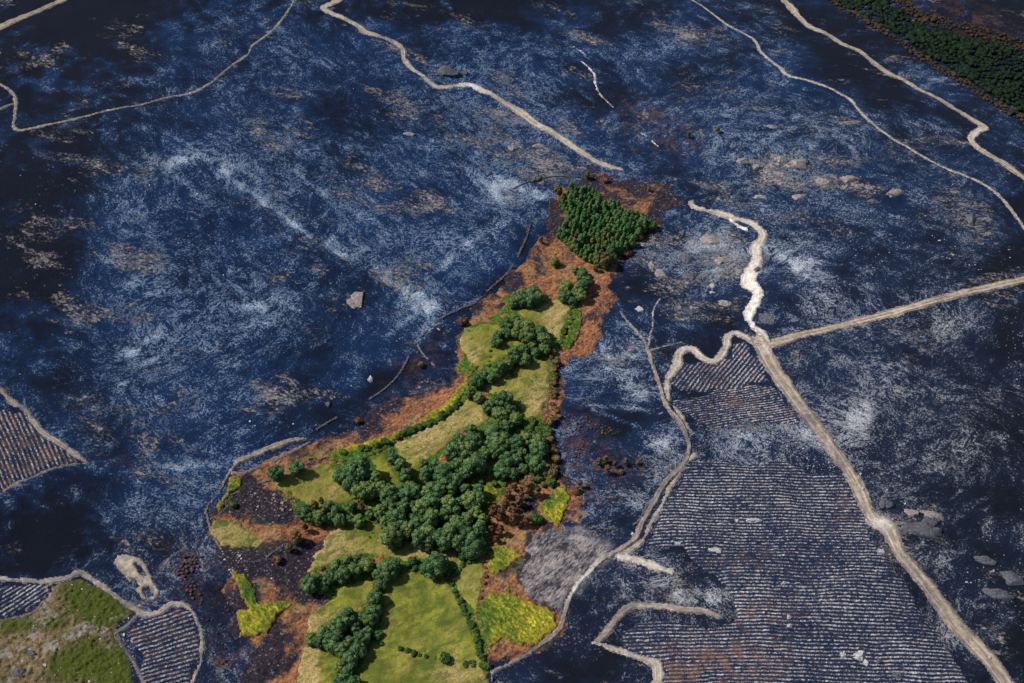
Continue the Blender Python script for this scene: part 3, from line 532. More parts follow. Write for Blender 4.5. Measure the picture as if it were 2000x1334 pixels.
track([(2080,528),(2000,546),(1900,568),(1800,594),(1700,622),(1650,635),(1583,650),(1532,664),(1500,674),(1486,672)], [22,22,23,24,24,24,25,26,30,26], 'straight tan road running off the right edge', 0, 0, .4, (.7, 4), darkb=[(1850,581,100,8,.15)])
track([(1480,662),(1489,678),(1507,714),(1525,739),(1542,762),(1568,798),(1596,836),(1624,874),(1650,912),(1668,940),(1682,968),(1697,1000),(1708,1016),(1734,1030),(1747,1056),(1759,1082),(1783,1110),(1809,1141),(1835,1176),(1864,1216),(1897,1253),(1929,1286),(1955,1320),(1975,1349),(2020,1420)],
      [34,38,36,40,38,36,35,34,34,36,38,28,36,44,36,34,38,38,40,42,44,46,46,46,46], 'wide stony dirt road descending to the bottom right corner', .05, .18, .45, (1.0, 4), paleb=[(1720,1022,30,14,.6),(1500,680,20,16,.3)], darkb=[(1575,800,18,60,.55),(1640,900,16,40,.45),(1600,840,14,40,.3),(1780,1110,20,30,.25),(1830,1170,20,30,.2),(1880,1240,20,30,.2)])
track([(1474,668),(1451,655),(1432,650),(1421,660),(1418,678),(1405,699),(1390,706),(1369,697),(1354,683),(1339,682),(1326,691),(1325,708),(1314,726),(1304,740),(1303,757),(1307,782)],
      [18,18,20,22,22,22,20,20,22,24,24,24,20,18,16,8], 'earth bank track looping round the small burnt field', .25, .1, .7, (.9, 4), darkb=[(1405,690,30,20,.2)])
track([(1210,607),(1224,625),(1244,648),(1260,668),(1267,686),(1271,702),(1280,727),(1289,755),(1298,783),(1308,801),(1326,821),(1339,846),(1346,867),(1344,890),(1333,910),(1308,933),(1293,953),(1277,982),(1257,1015),(1247,1041),(1231,1060),(1202,1078),(1175,1094),(1151,1118),(1130,1139),(1114,1166),(1103,1198),(1096,1224),(1077,1245),(1053,1261),(1026,1280),(1005,1292),(962,1312)],
      [5,6,8,9,11,11,12,12,13,14,14,14,14,14,14,15,16,17,17,17,14,13,15,15,15,14,15,16,18,16,15,14,10], 'long narrow farm track winding down the right side of the valley', .05, .30, .3, (.6, 3), paleb=[(1150,1115,30,30,.8),(1120,1155,14,25,.8),(1235,640,20,25,.4)], darkb=[(1340,860,14,50,.4),(1300,945,30,30,.4),(1262,1000,14,40,.4),(1040,1270,50,30,.5)], cell=.42, lift=.45)
track([(1289,583),(1276,607),(1275,635),(1270,655),(1267,675)], [4,5,5,5,6], 'faint branch path joining the narrow farm track', .3, .1, .15, (.4, 3), cell=.42)
track([(1270,685),(1290,678),(1330,668)], [5,4,3], 'faint side path curving off the farm track', .2, .3, .1, (.5, 3), cell=.42)
track([(1312,790),(1325,806),(1340,828),(1353,846)], [6,9,11,9], 'grey verge strip between track and burnt rows', .25, .45, .15, (1., 4))
track([(1359,888),(1340,905),(1320,935),(1303,962),(1293,985),(1268,1028),(1257,1052),(1226,1078),(1200,1084)], [14,12,12,12,11,12,13,15,10], 'dry grass verge along the right side of the farm track', .2, .25, .15, (1., 4))
track([(1205,1086),(1235,1092),(1275,1105),(1310,1116)], [14,20,22,20], 'pale blunt strip of unburnt dry grass', .55, .1, .2, (1.4, 4))
track([(1168,1254),(1186,1232),(1207,1206),(1228,1186),(1252,1183),(1292,1184),(1332,1190),(1372,1193),(1408,1207)], [18,18,20,22,20,20,22,20,12], 'grey track curving above the lower planting rows', .05, .5, .4, (.9, 4), paleb=[(1300,1184,60,6,.3)])
track([(1160,1254),(1199,1268),(1239,1281),(1268,1289),(1284,1300),(1286,1325),(1280,1370),(1275,1430)], [10,18,18,20,28,28,30,30], 'pale track turning down off the bottom edge', .25, .2, .4, (1., 4))
track([(-60,735),(0,762),(21,783),(49,799),(62,818),(80,842),(112,863),(147,888),(170,904)], [14,14,16,16,14,16,18,16,14], 'ash-grey bank along the left edge field', .15, .35, .6, (1.0, 4))
track([(172,905),(140,907),(100,917),(50,937),(0,962),(-60,990)], [8,7,7,8,8,9], 'lower grass bank closing the left edge field', .1, .4, .3, (.8, 4))
track([(-60,1124),(0,1129),(39,1134),(91,1136),(130,1129),(156,1119),(177,1130),(203,1147),(234,1170),(260,1188),(286,1200),(312,1196),(338,1179),(364,1184),(382,1207),(393,1237),(394,1268),(390,1299),(377,1332),(360,1420)],
      [16,16,15,16,15,18,18,18,17,18,20,18,14,12,11,10,10,10,11,12], 'rutted track wrapping round the bottom left fields', .2, .2, .4, (.8, 4), darkb=[(156,1118,30,10,.4),(250,1185,20,12,.4)])
track([(93,1138),(86,1169),(62,1198),(0,1211),(-60,1218)], [8,8,9,7,7], 'brown footpath beside the dark corner rows', 0, .6, .15, (.5, 4), cell=.42)
track([(268,1203),(244,1226),(223,1239),(234,1253),(255,1284),(273,1315),(290,1360)], [9,9,10,9,9,9,10], 'brown footpath along the edge of the gorse field', 0, .6, .15, (.5, 4), cell=.42)
track([(364,1066),(345,1080),(328,1094),(320,1108),(316,1124)], [6,5,6,5,5], 'faint sooty path above the bare oval', .1, .6, .1, (.5, 3), cell=.42)
track([(452,920),(467,901),(501,887),(535,874),(566,862),(596,857)], [14,18,17,17,16,10], 'grey earth ramp on the burnt left rim of the valley', .1, .45, .5, (.8, 4), lift=.45)
track([(455,924),(475,926),(501,915),(535,902),(569,884),(605,864)], [14,12,11,12,12,10], 'lower brown track beside the grey earth ramp', 0, .6, .2, (.8, 4), lift=.45)
track([(452,918),(440,939),(429,959),(413,979),(404,993),(407,1015),(416,1042),(431,1072)], [9,8,8,8,8,8,8,6], 'sooty track along the left rim of the valley', .1, .6, .2, (.7, 4), cell=.42, lift=.45)
track([(1120,91),(1131,98),(1144,107)], [3,4,3], 'upper short ash path on the far slope', .8, 0, .1, (.6, 3), cell=.42)
track([(1136,120),(1150,132),(1161,146),(1163,164),(1172,184),(1188,200),(1207,218)], [4,5,6,6,5,3,2], 'curved white ash path on the far slope', .9, 0, .1, (.6, 3), cell=.42)
track([(1252,259),(1268,270),(1288,288)], [3,4,2], 'lower short ash path below the brown patch', .8, 0, .1, (.6, 3), cell=.42)
track([(868,652),(850,640),(832,650)], [2,3,3], 'stub of pale wall path by the left rim', .5, .2, .1, (.4, 3), cell=.42)
track([(812,665),(825,690),(850,715)], [4,5,4], 'thin dirt path in the burnt brown bracken', .2, .3, .1, (.5, 3), cell=.42, lift=.45)
track([(905,1105),(925,1145),(932,1200),(944,1240),(956,1290),(962,1330)], [3,3,4,4,5,6], 'trodden path along the hedge at the valley bottom', .1, .25, .1, (.3, 3), cell=.42, lift=.75)
# the bare oval, with islands of burnt ground left in it
ov = G(zb([(855,150),(890,95),(950,85),(1060,115),(1100,170),(1135,235),(1180,320),(1203,385),(1165,438),(1085,432),(1010,350),(960,285),(930,250),(880,200)]))
holes = [G(zb(h)) for h in ([(1010,155),(1050,175),(1100,235),(1090,255),(1050,220)], [(985,290),(1015,290),(1045,325),(1020,335)], [(1080,345),(1120,335),(1170,380),(1150,405),(1105,418),(1080,390)])]
def ovs(P):
    d = polyd(P, ov)
    for h in holes: d = np.maximum(d, -polyd(P, h))
    return d, {'lat': np.full(len(P), 0.8)}
o = sheet("bare_earth", ovs, bbox(ov), 0.42, M_TRACK, 0.4, None, lambda x, y: {'pale': 0.15 + 0 * x, 'dark': 0 * x}, (0.7, 4), 120,
          profile=lambda X, Y, inn, e: 0.25 * np.exp(-((inn - 1) / .8) ** 2))
tag(o, 'bare pale oval of scraped earth in the burnt hollow', 'bare earth', kind='structure')

# ------------------------------------------------------------------ trees
def cubesphere(n):
    V, Q = [], []
    for ax in range(3):
        for s in (-1, 1):
            b = len(V)
            for i in range(n + 1):
                for j in range(n + 1):
                    u, v = math.tan((2 * i / n - 1) * math.pi / 4), math.tan((2 * j / n - 1) * math.pi / 4)
                    p = [0, 0, 0]; p[ax] = s; p[(ax + 1) % 3] = u * s; p[(ax + 2) % 3] = v; V.append(p)
            for i in range(n):
                for j in range(n):
                    a = b + i * (n + 1) + j; Q.append((a, a + n + 1, a + n + 2, a + 1))
    V = np.array(V, float); V /= np.linalg.norm(V, axis=1)[:, None]
    return V, np.array(Q)
CS3, CS3Q = cubesphere(3); CS7, CS7Q = cubesphere(10)
def leafy(lobes, leaf, dens, rng, core=0.86, jit=0.55):
    """leaf clumps over the surface of every lobe, with a solid mass inside each lobe"""
    Vs, Qs, Ts = [], [], []; nb = 0
    C = np.array([l[0] for l in lobes]); Rr = np.array([l[1] for l in lobes])
    for i, (c, r) in enumerate(lobes):
        c = np.array(c); r = np.array(r); lt = rng.uniform(0.15, 0.75)
        n = int(dens * 4 * math.pi * (r[0] * r[1] + r[0] * r[2] + r[1] * r[2]) / 3 / (leaf * leaf))
        d = rng.normal(size=(n, 3)); d /= np.linalg.norm(d, axis=1)[:, None]
        p = c + r * d * rng.uniform(0.88, 1.12, (n, 1))
        keep = np.ones(n, bool)
        for k in range(len(lobes)):
            if k != i: keep &= (((p - C[k]) / Rr[k]) ** 2).sum(1) > 0.72
        p, d = p[keep], d[keep]; n = len(p)
        if n:
            nr = d + jit * rng.normal(size=(n, 3)); nr /= np.linalg.norm(nr, axis=1)[:, None]
            t = np.cross(nr, rng.normal(size=(n, 3))); t /= np.linalg.norm(t, axis=1)[:, None]; b = np.cross(nr, t)
            s = leaf * rng.uniform(0.45, 0.8, (n, 1))
            q = np.stack([p - t * s, p - b * s * .7, p + t * s, p + b * s * .7], 1).reshape(-1, 3)
            Vs.append(q); Qs.append(np.arange(4 * n).reshape(n, 4) + nb); nb += 4 * n
            Ts.append(np.repeat(np.clip(lt + rng.normal(0, .22, n), 0, 1), 4))
        if core:
            Vs.append(c + CS3 * r * core * (1 + .12 * rng.normal(size=(len(CS3), 1)))); Qs.append(CS3Q + nb); nb += len(CS3); Ts.append(np.full(len(CS3), lt * .8))
    return np.concatenate(Vs), np.concatenate(Qs), np.concatenate(Ts)
def tube(pts, rad, k=6):
    V, Q = [], []
    for i, (p, r) in enumerate(zip(pts, rad)):
        for j in range(k): V.append((p[0] + r * math.cos(2 * math.pi * j / k), p[1] + r * math.sin(2 * math.pi * j / k), p[2]))
        if i:
            for j in range(k): a = (i - 1) * k; Q.append((a + j, a + (j + 1) % k, a + k + (j + 1) % k, a + k + j))
    return V, Q
def trunk(H, r, rng, limbs=4):
    V, Q = tube([(0, 0, -.4), (.1, 0, H * .25), (.05, .15, H * .5), (0, .1, H * .85)], [r * 1.3, r, r * .7, r * .25])
    for _ in range(limbs):
        a = rng.uniform(0, 6.28); z = H * rng.uniform(.25, .45); l = H * rng.uniform(.2, .32)
        v, q = tube([(0, 0, z), (l * .5 * math.cos(a), l * .5 * math.sin(a), z + l * .6), (l * math.cos(a), l * math.sin(a), z + l)], [r * .45, r * .3, r * .12], 4)
        Q += [tuple(i + len(V) for i in f) for f in q]; V += v
    return np.array(V), Q
def quads(Q): return np.array(Q, np.int32)
def lobes_round(H, Rc, rng, n=17, base=.06):
    L = []; zc = H * (base + 1) / 2; hz = H * (1 - base) / 2
    for i in range(n):
        th = 2.39996 * i + rng.uniform(-.3, .3); u = 1 - 1.75 * (i + .5) / n + rng.uniform(-.08, .08); u = max(-.8, min(1, u)); s = math.sqrt(1 - u * u)
        r = Rc * rng.uniform(.30, .46); k = 1 - .30 * r / Rc - rng.uniform(0, .18)
        L.append(((Rc * s * k * math.cos(th) * .85, Rc * s * k * math.sin(th) * .85, zc + hz * u * .74), (r, r, r * rng.uniform(.85, 1.15))))
    L.append(((0, 0, zc), (Rc * .62, Rc * .62, hz * .75)))
    return L
def lobes_cone(H, Rc, rng, n=13):
    L = []
    for i in range(n):
        t = (i + .5) / n; z = H * (.18 + .78 * t); rr = Rc * (1 - t ** 1.8); a = 2.4 * i + rng.uniform(-.3, .3); r = Rc * (.52 - .16 * t)
        L.append(((rr * .55 * math.cos(a), rr * .55 * math.sin(a), z), (r, r, r * 1.35)))
    return L
def lobes_bush(H, Rc, rng, n=7):
    L = [((0, 0, H * .38), (Rc * .7, Rc * .7, H * .45))]
    for i in range(n):
        a = 6.283 * i / n + rng.uniform(-.4, .4); d = Rc * rng.uniform(.3, .62); r = Rc * rng.uniform(.3, .5)
        L.append(((d * math.cos(a), d * math.sin(a), H * rng.uniform(.3, .62)), (r, r, r * .9)))
    return L
rngT = np.random.default_rng(77)
PROTO = {}
def proto(kind, H, Rc, lob, mat, leaf, dens, n, core=.86, jit=.55, stem=True):
    PROTO[kind] = []
    for i in range(n):
        h = H * rngT.uniform(.88, 1.12); rc = Rc * rngT.uniform(.82, 1.12)
        V, Q, T = leafy(lob(h, rc, rngT), leaf * .85, dens, rngT, core, jit)
        cr = mk("crown", V, Q, mat, {'tint': T}, link=False)
        tm = None
        if stem:
            v, q = trunk(h, .045 * h ** .75, rngT); tm = mk("trunk", v, quads(q), M_BARK, link=False)
        PROTO[kind].append((cr, tm))
proto('oak', 9.0, 4.1, lobes_round, M_OAK, .62, .95, 8)
proto('tall', 11.5, 3.4, lambda h, r, g: lobes_round(h, r, g, 19, .04), M_OAK, .60, .95, 6)
proto('pine', 6.8, 2.0, lobes_cone, M_PINE, .50, .9, 7)
proto('palepine', 6.8, 1.95, lobes_cone, M_PALE, .50, .9, 5)
proto('bush', 3.0, 2.0, lobes_bush, M_BUSH, .45, .9, 6, stem=False)
proto('scorchbush', 2.8, 1.9, lobes_bush, M_BROWN, .45, .8, 5, stem=False)
proto('halfbush', 3.0, 2.0, lobes_bush, M_HALF, .45, .8, 4, stem=False)
proto('scorched', 9.0, 2.3, lambda h, r, g: lobes_round(h, r, g, 13, .12), M_BROWN, .5, .75, 5, core=.75, jit=.8)
proto('half', 8.5, 2.8, lobes_round, M_HALF, .52, .8, 4, core=.75, jit=.7)
NAMES = {'oak': 'broadleaf_tree', 'tall': 'broadleaf_tree', 'pine': 'pine_tree', 'palepine': 'pine_tree', 'bush': 'shrub', 'scorchbush': 'scorched_shrub', 'halfbush': 'shrub', 'scorched': 'scorched_tree', 'half': 'half_scorched_tree'}
CATS = {'broadleaf_tree': 'tree', 'pine_tree': 'pine', 'shrub': 'shrub', 'scorched_shrub': 'shrub', 'scorched_tree': 'tree', 'half_scorched_tree': 'tree'}
BASEH = {'oak': 9, 'tall': 12, 'pine': 8, 'palepine': 8, 'bush': 3, 'scorchbush': 2.8, 'halfbush': 3, 'scorched': 9, 'half': 8.5}
BASER = {'oak': 3.7, 'tall': 3.0, 'pine': 1.75, 'palepine': 1.7, 'bush': 2.0, 'scorchbush': 1.9, 'halfbush': 2, 'scorched': 2.3, 'half': 2.8}
def plant(kind, x, y, s, label, group=None, sz=1.0):
    cr, tm = PROTO[kind][int(rngT.integers(len(PROTO[kind])))]
    nm = NAMES[kind]; z = float(hgt(x, y)); rz = rngT.uniform(0, 6.28)
    if tm is None:
        r = bpy.data.objects.new(nm, cr.data); COL.objects.link(r)
    else:
        r = bpy.data.objects.new(nm, None); COL.objects.link(r); r.empty_display_size = .5
        for src, pn in ((tm, 'trunk'), (cr, 'crown')):
            c = bpy.data.objects.new(pn, src.data); COL.objects.link(c); c.parent = r
    r.location = (x, y, z + .05); r.rotation_euler = (0, 0, rz); r.scale = (s, s, s * sz)
    return tag(r, label, CATS[nm], group)
def scatter(poly, sp_, er, rng, tries=4000):
    lo, hi = poly.min(0), poly.max(0); C = rng.uniform(lo, hi, (tries, 2)); d = polyd(C, poly); C = C[d < -er]; out = []
    for c in C:
        if all((c[0] - o[0]) ** 2 + (c[1] - o[1]) ** 2 > sp_ * sp_ for o in out): out.append(c)
    return np.array(out)
def grove(px, mix, spacing, where, noun, group, sc=(.85, 1.15), er=.55, sz=(.9, 1.15), kindfn=None):
    """every tree of a wood; the ones on its rim are described by where they stand"""
    k0 = mix[0][0]; poly = G(px, BASEH[k0] * .5)
    pts = scatter(poly, spacing * .78, BASER[k0] * er * .80, rngT)
    if len(pts) == 0: pts = poly.mean(0)[None]
    qx, qy = project(pts[:, 0], pts[:, 1], hgt(pts[:, 0], pts[:, 1]))
    ext = {int(np.argmin(qx)): 'leftmost', int(np.argmax(qx)): 'rightmost', int(np.argmin(qy)): 'farthest', int(np.argmax(qy)): 'nearest'}
    ks = [m[0] for m in mix]; ws = np.array([m[1] for m in mix], float); ws /= ws.sum()
    cxm, cym = qx.mean(), qy.mean()
    for i, (x, y) in enumerate(pts):
        kind = kindfn(qx[i], qy[i]) if kindfn else None
        kind = kind or ks[int(rngT.choice(len(ks), p=ws))]
        nn = noun(kind) if callable(noun) else noun
        if i in ext and len(pts) > 3: lab = "%s %s of %s" % (ext[i], nn, where)
        elif len(pts) > 12: lab = "%s at %s %s of %s" % (nn, 'back' if qy[i] < cym else 'front', 'left' if qx[i] < cxm else 'right', where)
        else: lab = "%s inside %s" % (nn, where)
        s = rngT.uniform(sc[0] * .78, sc[1] * .98)
        plant(kind, x, y, s, lab, group, rngT.uniform(*sz))
def hedge(px, kind, step, where, noun, group, sc=(.7, 1.2), jit=.8, kinds=None):
    L, _ = smooth(G(px, 1.2), [1] * len(px)); seg = np.linalg.norm(np.diff(L, axis=0), axis=1); cum = np.concatenate([[0], np.cumsum(seg)])
    n = max(2, int(cum[-1] / step) + 1)
    for i in range(n):
        d = cum[-1] * i / (n - 1); x = np.interp(d, cum, L[:, 0]) + rngT.normal(0, jit * .5); y = np.interp(d, cum, L[:, 1]) + rngT.normal(0, jit * .5)
        k = kind if not kinds else kinds[int(rngT.integers(len(kinds)))]
        pos = 'at the upper end of' if i == 0 else 'at the lower end of' if i == n - 1 else 'in the upper half of' if i < n / 2 else 'in the lower half of'
        nn = noun(k) if callable(noun) else noun
        pos = pos.replace('the upper half of', 'upper half of').replace('the lower half of', 'lower half of'); plant(k, x, y, rngT.uniform(*sc), "%s %s %s" % (nn, pos, where), group, rngT.uniform(.8, 1.2))
tn = lambda k: {'oak': 'round green tree', 'tall': 'tall oval green tree', 'pine': 'green pine', 'palepine': 'yellowing pine', 'bush': 'dark green shrub', 'scorchbush': 'scorched brown shrub', 'halfbush': 'olive half-singed shrub', 'scorched': 'scorched rust-brown tree', 'half': 'brownish half-burnt tree'}[k]

PINES = [(1102,370),(1136,366),(1158,372),(1177,386),(1219,406),(1255,417),(1265,435),(1250,460),(1235,477),(1210,488),(1202,511),(1177,514),(1150,502),(1122,488),(1106,468),(1088,456),(1103,435),(1103,408),(1094,389)]
grove(PINES, [('pine', 1)], 2.45, 'the dense pine plantation', tn, 'pines of the plantation', (.8, 1.15), .3, (.85, 1.15),
      kindfn=lambda x, y: 'palepine' if (y - 35 > 432 and rngT.random() < .55 and x < 1215) else ('half' if y > 515 and rngT.random() < .25 else None))
grove([(1106,512),(1127,506),(1146,524),(1157,544),(1150,568),(1129,584),(1116,598),(1094,582),(1084,569),(1105,552),(1125,552),(1122,530)], [('oak', 1)], 4.6, 'the curved clump below the pines', tn, 'trees of the upper curved clump', (.6, .85))
grove([(988,580),(1016,562),(1039,550),(1063,577),(1052,596),(1030,593),(992,592)], [('oak', 1)], 4.6, 'the small dark grove above the tan meadow', tn, 'trees of the small upper grove', (.65, .9))
grove([(962,668),(966,645),(985,623),(1011,617),(1034,630),(1065,643),(1083,666),(1080,688),(1047,697),(1027,706),(993,724),(959,746),(941,760),(946,778),(930,787),(906,769),(908,747),(933,729),(946,711),(957,720),(989,702),(1007,680),(1027,670),(1009,659),(987,656),(975,670)], [('oak', 1)], 5.0, 'the hooked tree belt in mid valley', tn, 'trees of the hooked belt', (.7, 1.0), .5)
grove([(955,778),(993,778),(1013,798),(1018,825),(998,841),(971,839),(960,814),(942,787)], [('oak', 1)], 5.2, 'the tree knot below the triangular meadow', tn, 'trees of the knot', (.8, 1.1))
grove([(864,874),(897,844),(929,842),(955,826),(972,844),(992,862),(977,884),(944,894),(931,925),(911,935),(889,925),(871,907)], [('oak', 2), ('tall', 1)], 5.2, 'the grove right of the straw meadow', tn, 'trees of the central grove', (.85, 1.15), .5)
grove([(992,866),(1018,842),(1052,844),(1066,882),(1048,892),(1064,912),(1026,922),(993,935),(960,930),(958,907),(980,892),(1006,892)], [('oak', 1)], 5.0, 'the right side tree spread', tn, 'trees of the right side spread', (.7, 1.05))
grove([(657,921),(679,894),(704,894),(726,916),(751,939),(751,963),(719,977),(686,972),(666,952)], [('oak', 2), ('tall', 1)], 5.0, 'the compact grove left of the poplar row', tn, 'trees of the compact left grove', (.85, 1.15), .55)
grove([(757,875),(776,875),(786,900),(801,918),(796,935),(774,925),(759,900)], [('tall', 1)], 4.6, 'the short poplar row', tn, 'trees of the poplar row', (.6, .85), .4)
grove([(820,898),(853,885),(878,918),(891,930),(914,936),(944,948),(954,969),(939,981),(954,999),(959,1032),(957,1055),(924,1070),(896,1075),(873,1078),(843,1070),(812,1057),(784,1047),(756,1057),(749,1030),(736,1004),(739,984),(764,972),(812,972),(832,956),(820,933)], [('tall', 3), ('oak', 2)], 5.0, 'the large lower wood in the valley', tn, 'trees of the lower wood', (.75, 1.08), .5)
grove([(741,974),(759,951),(784,936),(802,931),(827,956),(810,971),(776,976)], [('oak', 1)], 5.0, 'the gap between left grove and lower wood', tn, 'trees bridging the two woods', (.75, 1.0))
grove([(578,997),(598,973),(616,959),(643,973),(679,982),(699,971),(735,986),(739,1008),(701,1022),(638,1022),(602,1017),(580,1013)], [('oak', 1)], 4.7, 'the part-scorched hedge row', tn, 'trees of the part-scorched row', (.6, .85), .5,
      kindfn=lambda x, y: 'half' if (x < 640 and y < 1008) else ('scorched' if 690 < x < 715 and y < 1010 else None))
grove([(950,1025),(960,997),(978,969),(999,941),(1029,944),(1041,963),(1023,984),(1018,1004),(1039,1009),(1031,1027),(993,1027),(990,1042),(965,1055)], [('scorched', 1)], 4.2, 'the scorched copse', tn, 'trees of the scorched copse', (.7, 1.05), .4)
grove([(596,1133),(618,1116),(650,1099),(685,1084),(708,1079),(730,1093),(726,1112),(697,1120),(656,1135),(618,1155),(599,1147)], [('oak', 1)], 4.8, 'the hedge above the lower left meadow', tn, 'trees of the lower hedge', (.65, .9), .5,
      kindfn=lambda x, y: 'half' if 625 < x < 642 and y < 1130 else None)
grove([(726,1112),(745,1092),(784,1090),(791,1107),(774,1126),(745,1149),(724,1152)], [('oak', 1)], 4.8, 'the slanting clump above the large meadow', tn, 'trees of the slanting clump', (.65, .9), .5)
grove([(788,1095),(830,1099),(853,1090),(878,1107),(904,1108),(902,1120),(850,1123),(815,1114)], [('bush', 1)], 2.9, 'the large meadow\'s upper shrub line', tn, 'shrubs bordering the large meadow', (.7, 1.25), .2,
      kindfn=lambda x, y: 'oak' if 845 < x < 862 else None)
grove([(726,1154),(749,1168),(754,1191),(739,1211),(722,1243),(707,1272),(696,1292),(699,1345),(654,1345),(651,1307),(660,1272),(657,1265),(627,1259),(596,1257),(596,1238),(621,1226),(650,1206),(673,1200),(702,1195),(718,1170)], [('oak', 1)], 4.9, 'the diagonal tree line at the bottom', tn, 'trees of the diagonal line', (.7, 1.0), .5)
grove([(897,1105),(897,1088),(911,1076),(929,1056),(955,1058),(948,1078),(930,1094)], [('bush', 1)], 2.8, 'the green thicket below the lower wood', tn, 'shrubs of the thicket', (.8, 1.4), .1)
grove([(1005,938),(1050,925),(1085,918),(1080,950),(1045,955)], [('bush', 2), ('halfbush', 1)], 4.0, 'the thin scrub above the scorched copse', tn, 'shrubs above the scorched copse', (.8, 1.5), .1)
grove([(940,900),(960,930),(1000,948),(985,960),(955,950),(930,940)], [('bush', 2), ('halfbush', 1)], 4.6, 'the grassy glade between the woods', tn, 'shrubs of the glade', (.5, 1.0), .1)
grove([(1020,828),(1060,818),(1078,835),(1070,850),(1030,850)], [('bush', 1)], 3.0, 'the green tangle under the triangular meadow', tn, 'shrubs of the tangle', (.8, 1.4), .1)
hedge([(894,786),(863,814),(822,832),(787,845)], 'bush', 2.3, 'the hedge over the straw meadow', 'dark green shrub', 'shrubs of the straw meadow hedge', (.75, 1.15))
hedge([(779,855),(751,865),(728,872),(706,877)], 'bush', 2.6, 'the broken hedge at the fern bank', 'dark green shrub', 'shrubs of the fern bank hedge', (.6, 1.15))
hedge([(1112,590),(1116,610),(1106,640),(1094,668)], 'bush', 3.0, 'the hedge right of the upper meadow', 'dark green shrub', 'shrubs right of the upper meadow', (.5, .95), .6)
hedge([(868,1121),(880,1140),(894,1163)], 'bush', 2.4, 'the short slope hedge beside the large meadow', 'small green shrub', 'shrubs of the short slope hedge', (.4, .7), .5)
hedge([(900,1173),(917,1211),(931,1249),(939,1280),(945,1302)], 'bush', 2.0, 'the thin hedge beside the trodden path', 'small green shrub', 'shrubs of the path hedge', (.45, .9), .8)
hedge([(931,1290),(905,1296),(940,1300)], 'bush', 2.5, 'the leafy corner at the meadow\'s lower right', 'low green shrub', 'shrubs of the leafy corner', (.5, .8), .8)
hedge([(781,1266),(807,1276),(830,1282),(848,1285)], 'bush', 2.4, 'the lone bushy line crossing the large meadow', 'small dark shrub', 'shrubs crossing the large meadow', (.4, .7), .4)
hedge([(1078,690),(1086,720),(1080,755),(1082,790),(1092,812)], 'scorchbush', 2.6, 'the scorched hedge along the triangular meadow', tn, 'shrubs of the scorched hedge', (.6, 1.15), 1.0, ['scorchbush', 'scorchbush', 'halfbush', 'bush'])
hedge([(955,712),(958,690),(962,675)], 'bush', 2.6, 'the faint hedge across the small green meadow', 'small green shrub', 'shrubs in the small green meadow', (.35, .6), .4)
hedge([(1075,860),(1085,890),(1090,910),(1080,935)], 'halfbush', 2.6, 'the singed fringe right of the round trees', tn, 'shrubs of the singed fringe', (.8, 1.4), 1.4, ['scorchbush', 'scorchbush', 'halfbush'])
hedge([(955,1080),(950,1120),(940,1160),(932,1195)], 'scorchbush', 3.2, 'the rusty dyke through the pasture', 'small scorched brown shrub', 'shrubs of the rusty dyke', (.35, .6), .5)
hedge([(733,1020),(728,1045),(712,1068),(703,1082)], 'bush', 2.4, 'the overgrown strip through the tan meadow', 'tiny green shrub', 'shrubs of the overgrown strip', (.25, .5), 1.6)
hedge([(612,1088),(640,1066),(668,1043),(690,1030)], 'bush', 3.2, 'the thin line across the tan meadow', 'tiny dark shrub', 'shrubs of the thin meadow line', (.12, .3), .4)
